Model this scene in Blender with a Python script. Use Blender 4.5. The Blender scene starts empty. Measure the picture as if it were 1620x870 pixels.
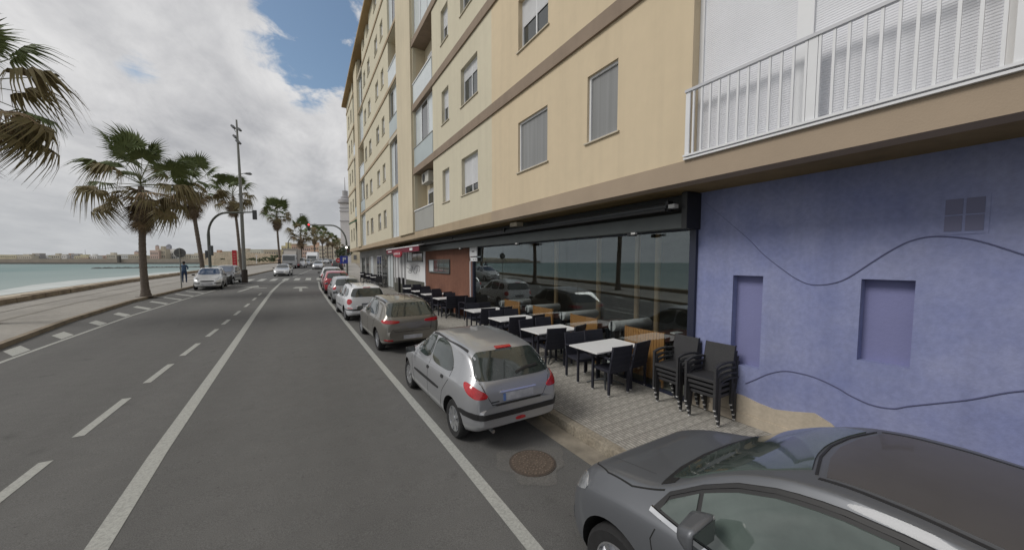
import bpy, bmesh, math, random
import numpy as np
from mathutils import Vector, Matrix, Euler
from mathutils.bvhtree import BVHTree
from mathutils.geometry import delaunay_2d_cdt
R = math.radians
random.seed(7)
SC = bpy.context.scene
COL = SC.collection

# ------------------------------------------------------------------ camera
cam_d = bpy.data.cameras.new('camera')
cam = bpy.data.objects.new('camera', cam_d); COL.objects.link(cam); SC.camera = cam
cam_d.sensor_width = 36; cam_d.lens = 570 / 1620 * 36
cam_d.shift_y = 16 / 1620
cam_d.clip_start = 0.05; cam_d.clip_end = 9000
cam.location = (0, 0, 2.5)
cam.rotation_euler = (R(90 - 3.614), 0, R(-30.394))

# ------------------------------------------------------------------ sky and sun
SUN_EL, SUN_AZ = R(44), R(-80)          # azimuth from +Y towards +X
w = bpy.data.worlds.new('World'); SC.world = w; w.use_nodes = True
nt = w.node_tree; nt.nodes.clear()
def N(t, tree=None, **k):
    n = (tree or nt).nodes.new(t)
    for a, b in k.items(): setattr(n, a, b)
    return n
def LK(a, b, tree=None): (tree or nt).links.new(a, b)
out = N('ShaderNodeOutputWorld'); bg = N('ShaderNodeBackground'); LK(bg.outputs[0], out.inputs[0])
sky = N('ShaderNodeTexSky', sky_type='NISHITA', sun_disc=False, sun_elevation=SUN_EL, sun_rotation=SUN_AZ)
sky.air_density = 1.0; sky.dust_density = 1.5
tc = N('ShaderNodeTexCoord'); sp = N('ShaderNodeSeparateXYZ'); LK(tc.outputs['Generated'], sp.inputs[0])
def M(op, a, b=None, c=None, clamp=False):
    n = N('ShaderNodeMath', operation=op, use_clamp=clamp)
    for i, v in enumerate((a, b, c)):
        if v is None: continue
        if isinstance(v, (int, float)): n.inputs[i].default_value = v
        else: LK(v, n.inputs[i])
    return n.outputs[0]
zc = M('MAXIMUM', sp.outputs[2], 0.0)
zz = M('ADD', zc, 0.16)
px = M('DIVIDE', sp.outputs[0], zz); py = M('DIVIDE', sp.outputs[1], zz)
cb = N('ShaderNodeCombineXYZ'); LK(px, cb.inputs[0]); LK(py, cb.inputs[1])
def noise(vec, scale, detail, rough, dist=0.0, off=(0, 0, 0), sc=(1, 1, 1), rz=0):
    mp = N('ShaderNodeMapping'); LK(vec, mp.inputs[0]); mp.inputs['Location'].default_value = off; mp.inputs['Scale'].default_value = sc
    mp.inputs['Rotation'].default_value = (0, 0, rz)
    n = N('ShaderNodeTexNoise'); n.inputs['Scale'].default_value = scale; n.inputs['Detail'].default_value = detail
    n.inputs['Roughness'].default_value = rough; n.inputs['Distortion'].default_value = dist
    LK(mp.outputs[0], n.inputs[0]); return n.outputs[0]
nA = noise(cb.outputs[0], 1.1, 8, .58, .3, (3.1, 1.4, 0), (1, .55, 1), R(35))     # soft billows
nB = noise(cb.outputs[0], 3.6, 8, .62, .4, (0, 5, 0), (1, .45, 1), R(25))
nC = noise(cb.outputs[0], 1.5, 9, .6, .6, (7.3, 2.2, 0))        # cover edges
nD = noise(cb.outputs[0], 7.5, 8, .6, .5, (2, 1, 0))
# blue gap high over the street's end
def dirpx(u, v):
    f = 570.; th = R(3.614); ps = R(30.394)
    F = Vector((math.sin(ps)*math.cos(th), math.cos(ps)*math.cos(th), -math.sin(th))); Rr = Vector((math.cos(ps), -math.sin(ps), 0)); U = Rr.cross(F)
    return (F + Rr*(u-810)/f - U*(v-451)/f).normalized()
def gap(u, v, inner, outer):
    d = dirpx(u, v); vm = N('ShaderNodeVectorMath', operation='DOT_PRODUCT'); LK(tc.outputs['Generated'], vm.inputs[0]); vm.inputs[1].default_value = d
    mr = N('ShaderNodeMapRange', interpolation_type='SMOOTHSTEP'); LK(vm.outputs['Value'], mr.inputs[0])
    mr.inputs[1].default_value = math.cos(R(outer)); mr.inputs[2].default_value = math.cos(R(inner)); mr.inputs[3].default_value = 0; mr.inputs[4].default_value = 1
    return mr.outputs[0]
g1 = gap(550, 15, 3, 14); g2 = gap(490, 85, 1, 8); g3 = gap(222, 108, 0.1, 2.6)
gg = M('MAXIMUM', M('MAXIMUM', g1, M('MULTIPLY', g2, .75)), M('MULTIPLY', g3, .27))
cov = M('ADD', M('MULTIPLY', M('SUBTRACT', nC, .5), 2.6), .78)   # near total cover
cov = M('SUBTRACT', M('MAXIMUM', cov, .62), M('MULTIPLY', gg, 1.05))
cov = M('ADD', cov, M('MULTIPLY', M('MULTIPLY', M('SUBTRACT', M('ADD', M('MULTIPLY', nB, .5), M('MULTIPLY', nD, .5)), .5), 4.8), gg))
mrc = N('ShaderNodeMapRange', interpolation_type='SMOOTHSTEP'); LK(cov, mrc.inputs[0]); mrc.inputs[1].default_value = .02; mrc.inputs[2].default_value = .5
bright = M('ADD', M('MULTIPLY', M('SUBTRACT', nA, .5), 1.4), M('MULTIPLY', M('SUBTRACT', nB, .5), .9))
cr = N('ShaderNodeValToRGB'); LK(M('ADD', bright, .5), cr.inputs[0])
cr.color_ramp.elements[0].position = .22; cr.color_ramp.elements[0].color = (.335, .34, .36, 1)
cr.color_ramp.elements[1].position = .72; cr.color_ramp.elements[1].color = (.62, .617, .62, 1)
# bluish grey veil low over the sea
hz = N('ShaderNodeMapRange', interpolation_type='SMOOTHSTEP'); LK(sp.outputs[2], hz.inputs[0]); hz.inputs[1].default_value = .0; hz.inputs[2].default_value = .30; hz.inputs[3].default_value = 1; hz.inputs[4].default_value = 0
mixh = N('ShaderNodeMixRGB'); LK(M('MULTIPLY', hz.outputs[0], .75), mixh.inputs[0]); LK(cr.outputs[0], mixh.inputs[1]); mixh.inputs[2].default_value = (.40, .415, .43, 1)
skm = N('ShaderNodeMixRGB', blend_type='MULTIPLY'); skm.inputs[0].default_value = 1; LK(sky.outputs[0], skm.inputs[1]); skm.inputs[2].default_value = (.105, .108, .102, 1)
fin = N('ShaderNodeMixRGB'); LK(mrc.outputs[0], fin.inputs[0]); LK(skm.outputs[0], fin.inputs[1]); LK(mixh.outputs[0], fin.inputs[2])
LK(fin.outputs[0], bg.inputs[0]); bg.inputs[1].default_value = 1.0
sd = bpy.data.lights.new('sun', 'SUN'); sd.energy = 1.5; sd.angle = R(22); sd.color = (1, .96, .9)
so = bpy.data.objects.new('sun', sd); COL.objects.link(so)
sdir = Vector((math.sin(SUN_AZ)*math.cos(SUN_EL), math.cos(SUN_AZ)*math.cos(SUN_EL), math.sin(SUN_EL)))
so.rotation_euler = sdir.to_track_quat('Z', 'Y').to_euler(); so.location = (0, 0, 60)
SC.view_settings.view_transform = 'Standard'; SC.view_settings.look = 'None'; SC.view_settings.exposure = 0.25; SC.view_settings.gamma = 1

# ------------------------------------------------------------------ materials
MATS = {}
def mat(name, col, rough=.8, metal=0, nscale=0, namt=.0, bump=0, bscale=60, coat=0, spec=.5, col2=None, emis=None, map_scale=(1, 1, 1), detail=6, bdist=.01, obj=True, spots=0, streak=0):
    if name in MATS: return MATS[name]
    m = bpy.data.materials.new(name); m.use_nodes = True; t = m.node_tree; b = t.nodes['Principled BSDF']
    c = tuple(col) + (1,)
    b.inputs['Base Color'].default_value = c; b.inputs['Roughness'].default_value = rough; b.inputs['Metallic'].default_value = metal
    b.inputs['Specular IOR Level'].default_value = spec
    if coat: b.inputs['Coat Weight'].default_value = coat; b.inputs['Coat Roughness'].default_value = .04
    if emis: b.inputs['Emission Color'].default_value = tuple(emis[:3]) + (1,); b.inputs['Emission Strength'].default_value = emis[3]
    tcn = t.nodes.new('ShaderNodeTexCoord'); mp = t.nodes.new('ShaderNodeMapping'); mp.inputs['Scale'].default_value = map_scale
    t.links.new(tcn.outputs['Object'], mp.inputs[0])
    if nscale:
        n = t.nodes.new('ShaderNodeTexNoise'); n.inputs['Scale'].default_value = nscale; n.inputs['Detail'].default_value = detail; n.inputs['Roughness'].default_value = .62
        t.links.new(mp.outputs[0], n.inputs[0])
        r = t.nodes.new('ShaderNodeMapRange'); r.inputs[1].default_value = .32; r.inputs[2].default_value = .68; t.links.new(n.outputs[0], r.inputs[0])
        mx = t.nodes.new('ShaderNodeMixRGB'); t.links.new(r.outputs[0], mx.inputs[0])
        c2 = tuple(col2) + (1,) if col2 else tuple(min(1, x*(1+namt)) for x in col) + (1,)
        mx.inputs[1].default_value = c if col2 else tuple(x*(1-namt) for x in col) + (1,); mx.inputs[2].default_value = c2
        src = mx.outputs[0]
        if spots:
            n3 = t.nodes.new('ShaderNodeTexNoise'); n3.inputs['Scale'].default_value = nscale*14; n3.inputs['Detail'].default_value = 4; t.links.new(mp.outputs[0], n3.inputs[0])
            r3 = t.nodes.new('ShaderNodeMapRange'); r3.inputs[1].default_value = .35; r3.inputs[2].default_value = .65; r3.inputs[3].default_value = 1-spots; r3.inputs[4].default_value = 1+spots; t.links.new(n3.outputs[0], r3.inputs[0])
            m3 = t.nodes.new('ShaderNodeMixRGB'); m3.blend_type = 'MULTIPLY'; m3.inputs[0].default_value = 1; t.links.new(src, m3.inputs[1]); t.links.new(r3.outputs[0], m3.inputs[2]); src = m3.outputs[0]
        if streak:
            for sc_, am, lo_, hi_ in (((5, 5, .22), streak, .45, .72), ((.5, .5, .35), streak*.6, .35, .7)):
                mp4 = t.nodes.new('ShaderNodeMapping'); mp4.inputs['Scale'].default_value = sc_; t.links.new(tcn.outputs['Object'], mp4.inputs[0])
                n4 = t.nodes.new('ShaderNodeTexNoise'); n4.inputs['Scale'].default_value = 1; n4.inputs['Detail'].default_value = 8; t.links.new(mp4.outputs[0], n4.inputs[0])
                r4 = t.nodes.new('ShaderNodeMapRange'); r4.inputs[1].default_value = lo_; r4.inputs[2].default_value = hi_; r4.inputs[3].default_value = 1; r4.inputs[4].default_value = 1-am; t.links.new(n4.outputs[0], r4.inputs[0])
                m4 = t.nodes.new('ShaderNodeMixRGB'); m4.blend_type = 'MULTIPLY'; m4.inputs[0].default_value = 1; t.links.new(src, m4.inputs[1]); t.links.new(r4.outputs[0], m4.inputs[2]); src = m4.outputs[0]
        t.links.new(src, b.inputs['Base Color'])
    if bump:
        n2 = t.nodes.new('ShaderNodeTexNoise'); n2.inputs['Scale'].default_value = bscale; n2.inputs['Detail'].default_value = 5; t.links.new(mp.outputs[0], n2.inputs[0])
        bp = t.nodes.new('ShaderNodeBump'); bp.inputs['Strength'].default_value = bump; bp.inputs['Distance'].default_value = bdist
        t.links.new(n2.outputs[0], bp.inputs['Height']); t.links.new(bp.outputs[0], b.inputs['Normal'])
    MATS[name] = m; return m
def add_wave_bump(m, scale, axis='Z', strength=.5, dist=.01, prof='SIN', axis2=None):
    t = m.node_tree; b = t.nodes['Principled BSDF']
    tcn = t.nodes.new('ShaderNodeTexCoord'); last = None
    for ax in (axis, axis2):
        if not ax: continue
        wv = t.nodes.new('ShaderNodeTexWave'); wv.bands_direction = ax; wv.wave_profile = prof; wv.inputs['Scale'].default_value = scale
        t.links.new(tcn.outputs['Object'], wv.inputs[0])
        if last is None: last = wv.outputs['Fac']
        else:
            mm = t.nodes.new('ShaderNodeMath'); mm.operation = 'MULTIPLY'; t.links.new(last, mm.inputs[0]); t.links.new(wv.outputs['Fac'], mm.inputs[1]); last = mm.outputs[0]
    bp = t.nodes.new('ShaderNodeBump'); bp.inputs['Strength'].default_value = strength; bp.inputs['Distance'].default_value = dist
    t.links.new(last, bp.inputs['Height']); t.links.new(bp.outputs[0], b.inputs['Normal'])

asphalt = mat('asphalt', (.104, .103, .100), .9, nscale=.35, namt=.05, bump=.5, bscale=160, bdist=.006, spots=.04)
def asphalt_detail():
    t = asphalt.node_tree; b = t.nodes['Principled BSDF']; src = b.inputs['Base Color'].links[0].from_socket
    g = t.nodes.new('ShaderNodeTexCoord')
    n = t.nodes.new('ShaderNodeTexNoise'); n.inputs['Scale'].default_value = 120; n.inputs['Detail'].default_value = 3; t.links.new(g.outputs['Object'], n.inputs[0])
    r = t.nodes.new('ShaderNodeMapRange'); r.inputs[1].default_value = .3; r.inputs[2].default_value = .7; r.inputs[3].default_value = .68; r.inputs[4].default_value = 1.32; t.links.new(n.outputs[0], r.inputs[0])
    # wheel-worn stretch along the lanes and dark oil down their middle
    mp = t.nodes.new('ShaderNodeMapping'); mp.inputs['Scale'].default_value = (1.1, .04, 1); t.links.new(g.outputs['Object'], mp.inputs[0])
    n2 = t.nodes.new('ShaderNodeTexNoise'); n2.inputs['Scale'].default_value = 1.0; n2.inputs['Detail'].default_value = 5; t.links.new(mp.outputs[0], n2.inputs[0])
    r2 = t.nodes.new('ShaderNodeMapRange'); r2.inputs[1].default_value = .3; r2.inputs[2].default_value = .7; r2.inputs[3].default_value = .93; r2.inputs[4].default_value = 1.07; t.links.new(n2.outputs[0], r2.inputs[0])
    # scattered pits
    v = t.nodes.new('ShaderNodeTexVoronoi'); v.inputs['Scale'].default_value = 5.5; t.links.new(g.outputs['Object'], v.inputs[0])
    r3 = t.nodes.new('ShaderNodeMapRange'); r3.inputs[1].default_value = .05; r3.inputs[2].default_value = .09; r3.inputs[3].default_value = .72; r3.inputs[4].default_value = 1; t.links.new(v.outputs['Distance'], r3.inputs[0])
    nd = t.nodes.new('ShaderNodeTexNoise'); nd.inputs['Scale'].default_value = 1.6; nd.inputs['Detail'].default_value = 6; t.links.new(g.outputs['Object'], nd.inputs[0])
    va = t.nodes.new('ShaderNodeVectorMath'); va.operation = 'MULTIPLY_ADD'; va.inputs[1].default_value = (.9, .9, 0); t.links.new(nd.outputs['Color'], va.inputs[0]); t.links.new(g.outputs['Object'], va.inputs[2])
    vc = t.nodes.new('ShaderNodeTexVoronoi'); vc.feature = 'DISTANCE_TO_EDGE'; vc.inputs['Scale'].default_value = .28; t.links.new(va.outputs[0], vc.inputs[0])
    nm_ = t.nodes.new('ShaderNodeTexNoise'); nm_.inputs['Scale'].default_value = .16; t.links.new(g.outputs['Object'], nm_.inputs[0])
    mk = t.nodes.new('ShaderNodeMapRange'); mk.inputs[1].default_value = .5; mk.inputs[2].default_value = .62; mk.inputs[3].default_value = 0; mk.inputs[4].default_value = .0022; t.links.new(nm_.outputs[0], mk.inputs[0])
    lt = t.nodes.new('ShaderNodeMath'); lt.operation = 'LESS_THAN'; t.links.new(vc.outputs['Distance'], lt.inputs[0]); t.links.new(mk.outputs[0], lt.inputs[1])
    r4 = t.nodes.new('ShaderNodeMapRange'); r4.inputs[3].default_value = 1; r4.inputs[4].default_value = .62; t.links.new(lt.outputs[0], r4.inputs[0])
    # soft dark oil spots
    no = t.nodes.new('ShaderNodeTexNoise'); no.inputs['Scale'].default_value = 1.9; no.inputs['Detail'].default_value = 3; t.links.new(g.outputs['Object'], no.inputs[0])
    r5 = t.nodes.new('ShaderNodeMapRange'); r5.inputs[1].default_value = .66; r5.inputs[2].default_value = .78; r5.inputs[3].default_value = 1; r5.inputs[4].default_value = .72; t.links.new(no.outputs[0], r5.inputs[0])
    # darker mid-lane strips, lighter wheel tracks
    sx_ = t.nodes.new('ShaderNodeSeparateXYZ'); t.links.new(g.outputs['Object'], sx_.inputs[0])
    sn = t.nodes.new('ShaderNodeMath'); sn.operation = 'MULTIPLY_ADD'; sn.inputs[1].default_value = 3.55; sn.inputs[2].default_value = 3.0; t.links.new(sx_.outputs[0], sn.inputs[0])
    cs = t.nodes.new('ShaderNodeMath'); cs.operation = 'SINE'; t.links.new(sn.outputs[0], cs.inputs[0])
    r6 = t.nodes.new('ShaderNodeMapRange'); r6.inputs[1].default_value = -1; r6.inputs[2].default_value = 1; r6.inputs[3].default_value = .965; r6.inputs[4].default_value = 1.03; t.links.new(cs.outputs[0], r6.inputs[0])
    for s in (r, r2, r3, r4, r5, r6):
        m = t.nodes.new('ShaderNodeMixRGB'); m.blend_type = 'MULTIPLY'; m.inputs[0].default_value = 1; t.links.new(src, m.inputs[1]); t.links.new(s.outputs[0], m.inputs[2]); src = m.outputs[0]
    t.links.new(src, b.inputs['Base Color'])
asphalt_detail()
paintw = mat('road_paint', (.41, .415, .39), .85, nscale=38, col2=(.27, .275, .258), bump=.3, bscale=150, spots=.22)
paintw_far = paintw
promen = mat('promenade_paving', (.29, .275, .25), .9, nscale=.5, namt=.14, bump=.3, bscale=30, spots=.08)
promen_d = mat('promenade_band', (.22, .205, .18), .9, nscale=1.5, namt=.15, bump=.3, bscale=30)
kerbm = mat('kerb_concrete', (.33, .295, .235), .9, nscale=2.2, col2=(.20, .172, .13), bump=.5, bscale=60, spots=.2)
kerbL = mat('kerb_brown_stone', (.21, .175, .13), .9, nscale=2, namt=.25, bump=.4, bscale=40)
gutter = mat('gutter_concrete', (.23, .205, .165), .9, nscale=3, namt=.25, bump=.4, bscale=60)
tilem = mat('ribbed_tile', (.30, .287, .26), .88, nscale=1.3, namt=.16, bump=.4, bscale=120, spots=.2, bdist=.004)
tiled = mat('tile_groove_shade_dirt', (.175, .163, .14), .95, nscale=3, namt=.25)  # groove floor darkened: shade between the ribs painted in, along with dirt
joint = mat('tile_joint', (.16, .15, .13), .95, nscale=6, namt=.2)
seawallm = mat('sea_wall_stone', (.29, .235, .165), .92, nscale=1.2, col2=(.17, .13, .09), bump=.8, bscale=9, bdist=.05)
sand = mat('beach_sand', (.44, .385, .30), .95, nscale=.2, namt=.08, bump=.2, bscale=5)
foam = mat('wet_sand_foam', (.46, .49, .475), .6, nscale=.12, namt=.18)
peach = mat('peach_render', (.62, .515, .36), .9, nscale=.35, namt=.03, bump=.08, bscale=90, spots=.015, bdist=.004, streak=0.06)
cream = mat('cream_render', (.59, .545, .42), .9, nscale=.35, namt=.03, bump=.08, bscale=90, spots=.015, bdist=.004, streak=0.06)
cream2 = mat('cream_yellow_render', (.59, .52, .385), .9, nscale=.5, namt=.06, bump=.2, bscale=60, streak=0.07)
bandm = mat('mauve_brown_band', (.265, .205, .155), .9, nscale=1.5, namt=.08, bump=.2, bscale=60, streak=0.1)
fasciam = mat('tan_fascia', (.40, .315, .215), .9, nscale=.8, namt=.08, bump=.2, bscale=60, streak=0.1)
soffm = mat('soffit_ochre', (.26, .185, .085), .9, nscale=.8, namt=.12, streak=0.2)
eavem = mat('eave_ochre', (.33, .235, .12), .9, nscale=.8, namt=.12)
white = mat('white_lacquer', (.70, .71, .73), .45, nscale=2, namt=.03)
shutter = mat('white_roller_shutter', (.66, .67, .69), .5, nscale=3, namt=.04)
add_wave_bump(shutter, 9, 'Z', .9, .012)
whitep = mat('white_glazing_panel', (.58, .63, .65), .25, nscale=1, namt=.06)
curtain = mat('grey_curtain', (.20, .205, .205), .55, nscale=9, namt=.2, map_scale=(1, 1, .02), coat=.6)
glassd = mat('dark_window_glass', (.05, .055, .055), .06, spec=.8, coat=.3)
graypanel = mat('grey_balcony_panel', (.33, .33, .31), .6, nscale=1, namt=.06)
sillm = mat('pale_sill_stone', (.50, .45, .36), .8, nscale=6, namt=.1)
bluew = mat('blue_violet_wall', (.205, .235, .43), .9, nscale=1.3, col2=(.29, .315, .49), bump=.35, bscale=45, bdist=.008, spots=.06, streak=0.11)
blued = mat('blue_wall_groove', (.10, .108, .20), .9)
nichem = mat('violet_niche', (.20, .21, .385), .88, nscale=1.2, namt=.06, bump=.3, bscale=30)
creamp = mat('cream_plinth', (.50, .435, .345), .88, nscale=1.5, namt=.08, bump=.5, bscale=22, bdist=.01, spots=.05, streak=0.14)
brick_r = mat('terracotta_wall', (.150, .064, .040), .85, nscale=.8, col2=(.185, .08, .05), bump=.3, bscale=30, spots=.08, streak=0.12)
whitewall = mat('white_shop_wall', (.68, .69, .70), .8, nscale=1, namt=.04, streak=0.1)
dkplinth = mat('dark_shop_plinth', (.075, .075, .062), .8, nscale=2, namt=.2)
dark = mat('black_metal', (.018, .018, .020), .45)
darkgrey = mat('charcoal_metal', (.055, .06, .065), .4, nscale=4, namt=.1)
lintelm = mat('grey_green_lintel', (.075, .085, .085), .45, nscale=2, namt=.1)
wicker = mat('dark_wicker', (.030, .030, .033), .6, nscale=60, namt=.3, spec=.6); add_wave_bump(wicker, 22, 'Z', .8, .004, 'SIN', 'Y')
wickern = mat('navy_wicker', (.022, .023, .036), .6, nscale=60, namt=.3); add_wave_bump(wickern, 22, 'Z', .8, .004, 'SIN', 'X')
glide = mat('clear_plastic_foot', (.55, .55, .54), .4)
tabletop = mat('white_table_top', (.74, .74, .74), .35, nscale=8, namt=.03)
steel = mat('brushed_steel', (.45, .46, .47), .35, metal=.9, nscale=5, namt=.05)
galv = mat('galvanised_pole', (.21, .215, .205), .6, metal=.3, nscale=2, namt=.15)
polegreen = mat('grey_green_pole', (.12, .13, .12), .55, metal=.2, nscale=2, namt=.1)
wood = mat('orange_wood', (.50, .25, .085), .5, nscale=2.2, col2=(.34, .15, .05), map_scale=(1, 6, 1.0), coat=.2)
darkwood = mat('dark_red_wood', (.085, .032, .022), .35, nscale=5, namt=.2)
colw = mat('pale_wood_column', (.48, .33, .19), .6, nscale=5, namt=.12)
bolst = mat('pale_grey_vinyl', (.55, .55, .56), .4, nscale=3, namt=.06)
rubber = mat('tyre_rubber', (.016, .016, .017), .85, nscale=20, namt=.2)
arch = mat('wheel_well', (.006, .006, .006), .95)
rim = mat('silver_wheel', (.50, .51, .53), .3, metal=.85)
carglass = mat('car_glass', (.022, .028, .028), .04, spec=.9, coat=.5)
carglass_g = mat('green_car_glass', (.033, .043, .040), .05, spec=.8, coat=.5, nscale=1.6, namt=.45)
blackpl = mat('black_trim', (.018, .018, .019), .5)
seam = mat('panel_gap', (.006, .006, .006), .8)
redl = mat('red_lens', (.42, .012, .018), .18, coat=.8, nscale=30, namt=.2)
clearl = mat('clear_lens', (.50, .52, .54), .12, metal=.5, coat=.8, nscale=25, namt=.25)
orangel = mat('amber_lens', (.55, .18, .03), .2, coat=.8)
chrome = mat('chrome', (.80, .81, .82), .08, metal=1)
plate = mat('blurred_plate', (.55, .56, .60), .5, nscale=5, col2=(.30, .31, .34), map_scale=(1, 1, 1))
trunkm = mat('palm_bark', (.11, .09, .075), .95, nscale=5, col2=(.18, .15, .125), map_scale=(1, 1, 3), bump=1, bscale=14, bdist=.05)
leafg = mat('palm_green', (.075, .11, .032), .6, nscale=1.2, col2=(.12, .15, .05))
leafo = mat('palm_olive', (.13, .115, .045), .7, nscale=1.2, col2=(.19, .145, .07))
leafd = mat('palm_dead', (.22, .155, .09), .85, nscale=1.5, col2=(.30, .225, .14))
leafdd = mat('palm_dead_dark', (.13, .095, .065), .9, nscale=1.5, col2=(.19, .145, .10))
petm = mat('palm_stalk', (.12, .13, .06), .7)
skin = mat('skin', (.35, .2, .14), .6); shirt = mat('blue_shirt', (.05, .09, .16), .9); trous = mat('navy_trousers', (.02, .04, .09), .9); hair = mat('dark_hair', (.012, .01, .01), .8)
redm = mat('red_sign', (.50, .02, .03), .5); bluem = mat('blue_sign', (.03, .05, .35), .4); signgrey = mat('sign_back', (.12, .125, .13), .6)
redlit = mat('lit_red_lamp', (.5, .02, .02), .4, emis=(1, .05, .06, 2.0)); whlit = mat('lit_white_lamp', (.8, .8, .75), .4, emis=(1, .95, .85, 4))
awnred = mat('wine_red_awning', (.14, .012, .028), .8, nscale=2, namt=.15)
rust = mat('manhole_iron', (.085, .066, .052), .8, metal=.2, nscale=22, col2=(.14, .11, .088), bump=.9, bscale=60, bdist=.01)
patch = mat('cement_patch', (.105, .103, .099), .9, nscale=5, col2=(.128, .124, .116), bump=.5, bscale=80, spots=.2)
soil = mat('ground_earth', (.24, .21, .165), .95, nscale=.05, namt=.15)
interior_f = mat('cafe_floor', (.09, .07, .055), .5); interior_w = mat('cafe_wall', (.10, .085, .075), .8, nscale=.6, namt=.3)
acm = mat('ac_unit', (.50, .49, .45), .6)
greenaw = mat('green_awning', (.02, .20, .13), .8)
treeg = mat('far_tree', (.05, .065, .03), .9, nscale=.6, namt=.4)

def shop_glass():
    m = bpy.data.materials.new('tinted_shop_glass'); m.use_nodes = True; t = m.node_tree; t.nodes.clear()
    o = t.nodes.new('ShaderNodeOutputMaterial'); mx = t.nodes.new('ShaderNodeMixShader'); tr = t.nodes.new('ShaderNodeBsdfTransparent'); gl = t.nodes.new('ShaderNodeBsdfGlossy')
    tr.inputs[0].default_value = (.96, .985, .975, 1); gl.inputs[0].default_value = (.66, .72, .74, 1); gl.inputs['Roughness'].default_value = .004
    fr0 = t.nodes.new('ShaderNodeLayerWeight'); fr0.inputs[0].default_value = .5
    fr = t.nodes.new('ShaderNodeMath'); fr.operation = 'POWER'; fr.inputs[1].default_value = 4.0; t.links.new(fr0.outputs['Facing'], fr.inputs[0])
    a = t.nodes.new('ShaderNodeMath'); a.operation = 'MULTIPLY_ADD'; a.inputs[1].default_value = .8; a.inputs[2].default_value = .135; a.use_clamp = True
    t.links.new(fr.outputs[0], a.inputs[0]); t.links.new(a.outputs[0], mx.inputs[0]); t.links.new(tr.outputs[0], mx.inputs[1]); t.links.new(gl.outputs[0], mx.inputs[2]); t.links.new(mx.outputs[0], o.inputs[0])
    return m
shopglass = shop_glass()
def sea_mat():
    m = mat('sea_water', (.14, .27, .26), .45, spec=.3)
    t = m.node_tree; b = t.nodes['Principled BSDF']
    g = t.nodes.new('ShaderNodeTexCoord'); mp = t.nodes.new('ShaderNodeMapping'); mp.inputs['Rotation'].default_value = (0, 0, R(20)); mp.inputs['Scale'].default_value = (.022, .006, 1); t.links.new(g.outputs['Object'], mp.inputs[0])
    n = t.nodes.new('ShaderNodeTexNoise'); n.inputs['Scale'].default_value = 1; n.inputs['Detail'].default_value = 7; t.links.new(mp.outputs[0], n.inputs[0])
    r = t.nodes.new('ShaderNodeValToRGB'); r.color_ramp.elements[0].position = .35; r.color_ramp.elements[0].color = (.09, .175, .17, 1); r.color_ramp.elements[1].position = .68; r.color_ramp.elements[1].color = (.15, .225, .215, 1)
    t.links.new(n.outputs[0], r.inputs[0])
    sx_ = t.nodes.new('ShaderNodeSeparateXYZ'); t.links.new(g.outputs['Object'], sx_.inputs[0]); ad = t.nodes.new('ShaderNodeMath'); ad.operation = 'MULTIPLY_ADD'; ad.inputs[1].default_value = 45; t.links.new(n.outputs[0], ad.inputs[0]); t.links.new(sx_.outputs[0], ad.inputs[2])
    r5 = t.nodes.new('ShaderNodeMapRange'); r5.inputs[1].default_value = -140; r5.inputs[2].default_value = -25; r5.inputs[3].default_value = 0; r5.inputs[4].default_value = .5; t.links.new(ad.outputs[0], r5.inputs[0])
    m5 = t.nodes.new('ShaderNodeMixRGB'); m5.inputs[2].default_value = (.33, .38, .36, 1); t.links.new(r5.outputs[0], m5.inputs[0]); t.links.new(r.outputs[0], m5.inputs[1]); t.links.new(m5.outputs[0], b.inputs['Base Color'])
    mp2 = t.nodes.new('ShaderNodeMapping'); mp2.inputs['Scale'].default_value = (.9, .25, 1); mp2.inputs['Rotation'].default_value = (0, 0, R(20)); t.links.new(g.outputs['Object'], mp2.inputs[0])
    n2 = t.nodes.new('ShaderNodeTexNoise'); n2.inputs['Scale'].default_value = 1; n2.inputs['Detail'].default_value = 6; t.links.new(mp2.outputs[0], n2.inputs[0])
    bp = t.nodes.new('ShaderNodeBump'); bp.inputs['Strength'].default_value = .6; bp.inputs['Distance'].default_value = .35; t.links.new(n2.outputs[0], bp.inputs['Height']); t.links.new(bp.outputs[0], b.inputs['Normal'])
    return m
seam_w = sea_mat()
def paint(name, col, metal=.5, rough=.32): return mat(name, col, rough, metal=metal, coat=1.0, nscale=1.5, namt=.03)

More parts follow.
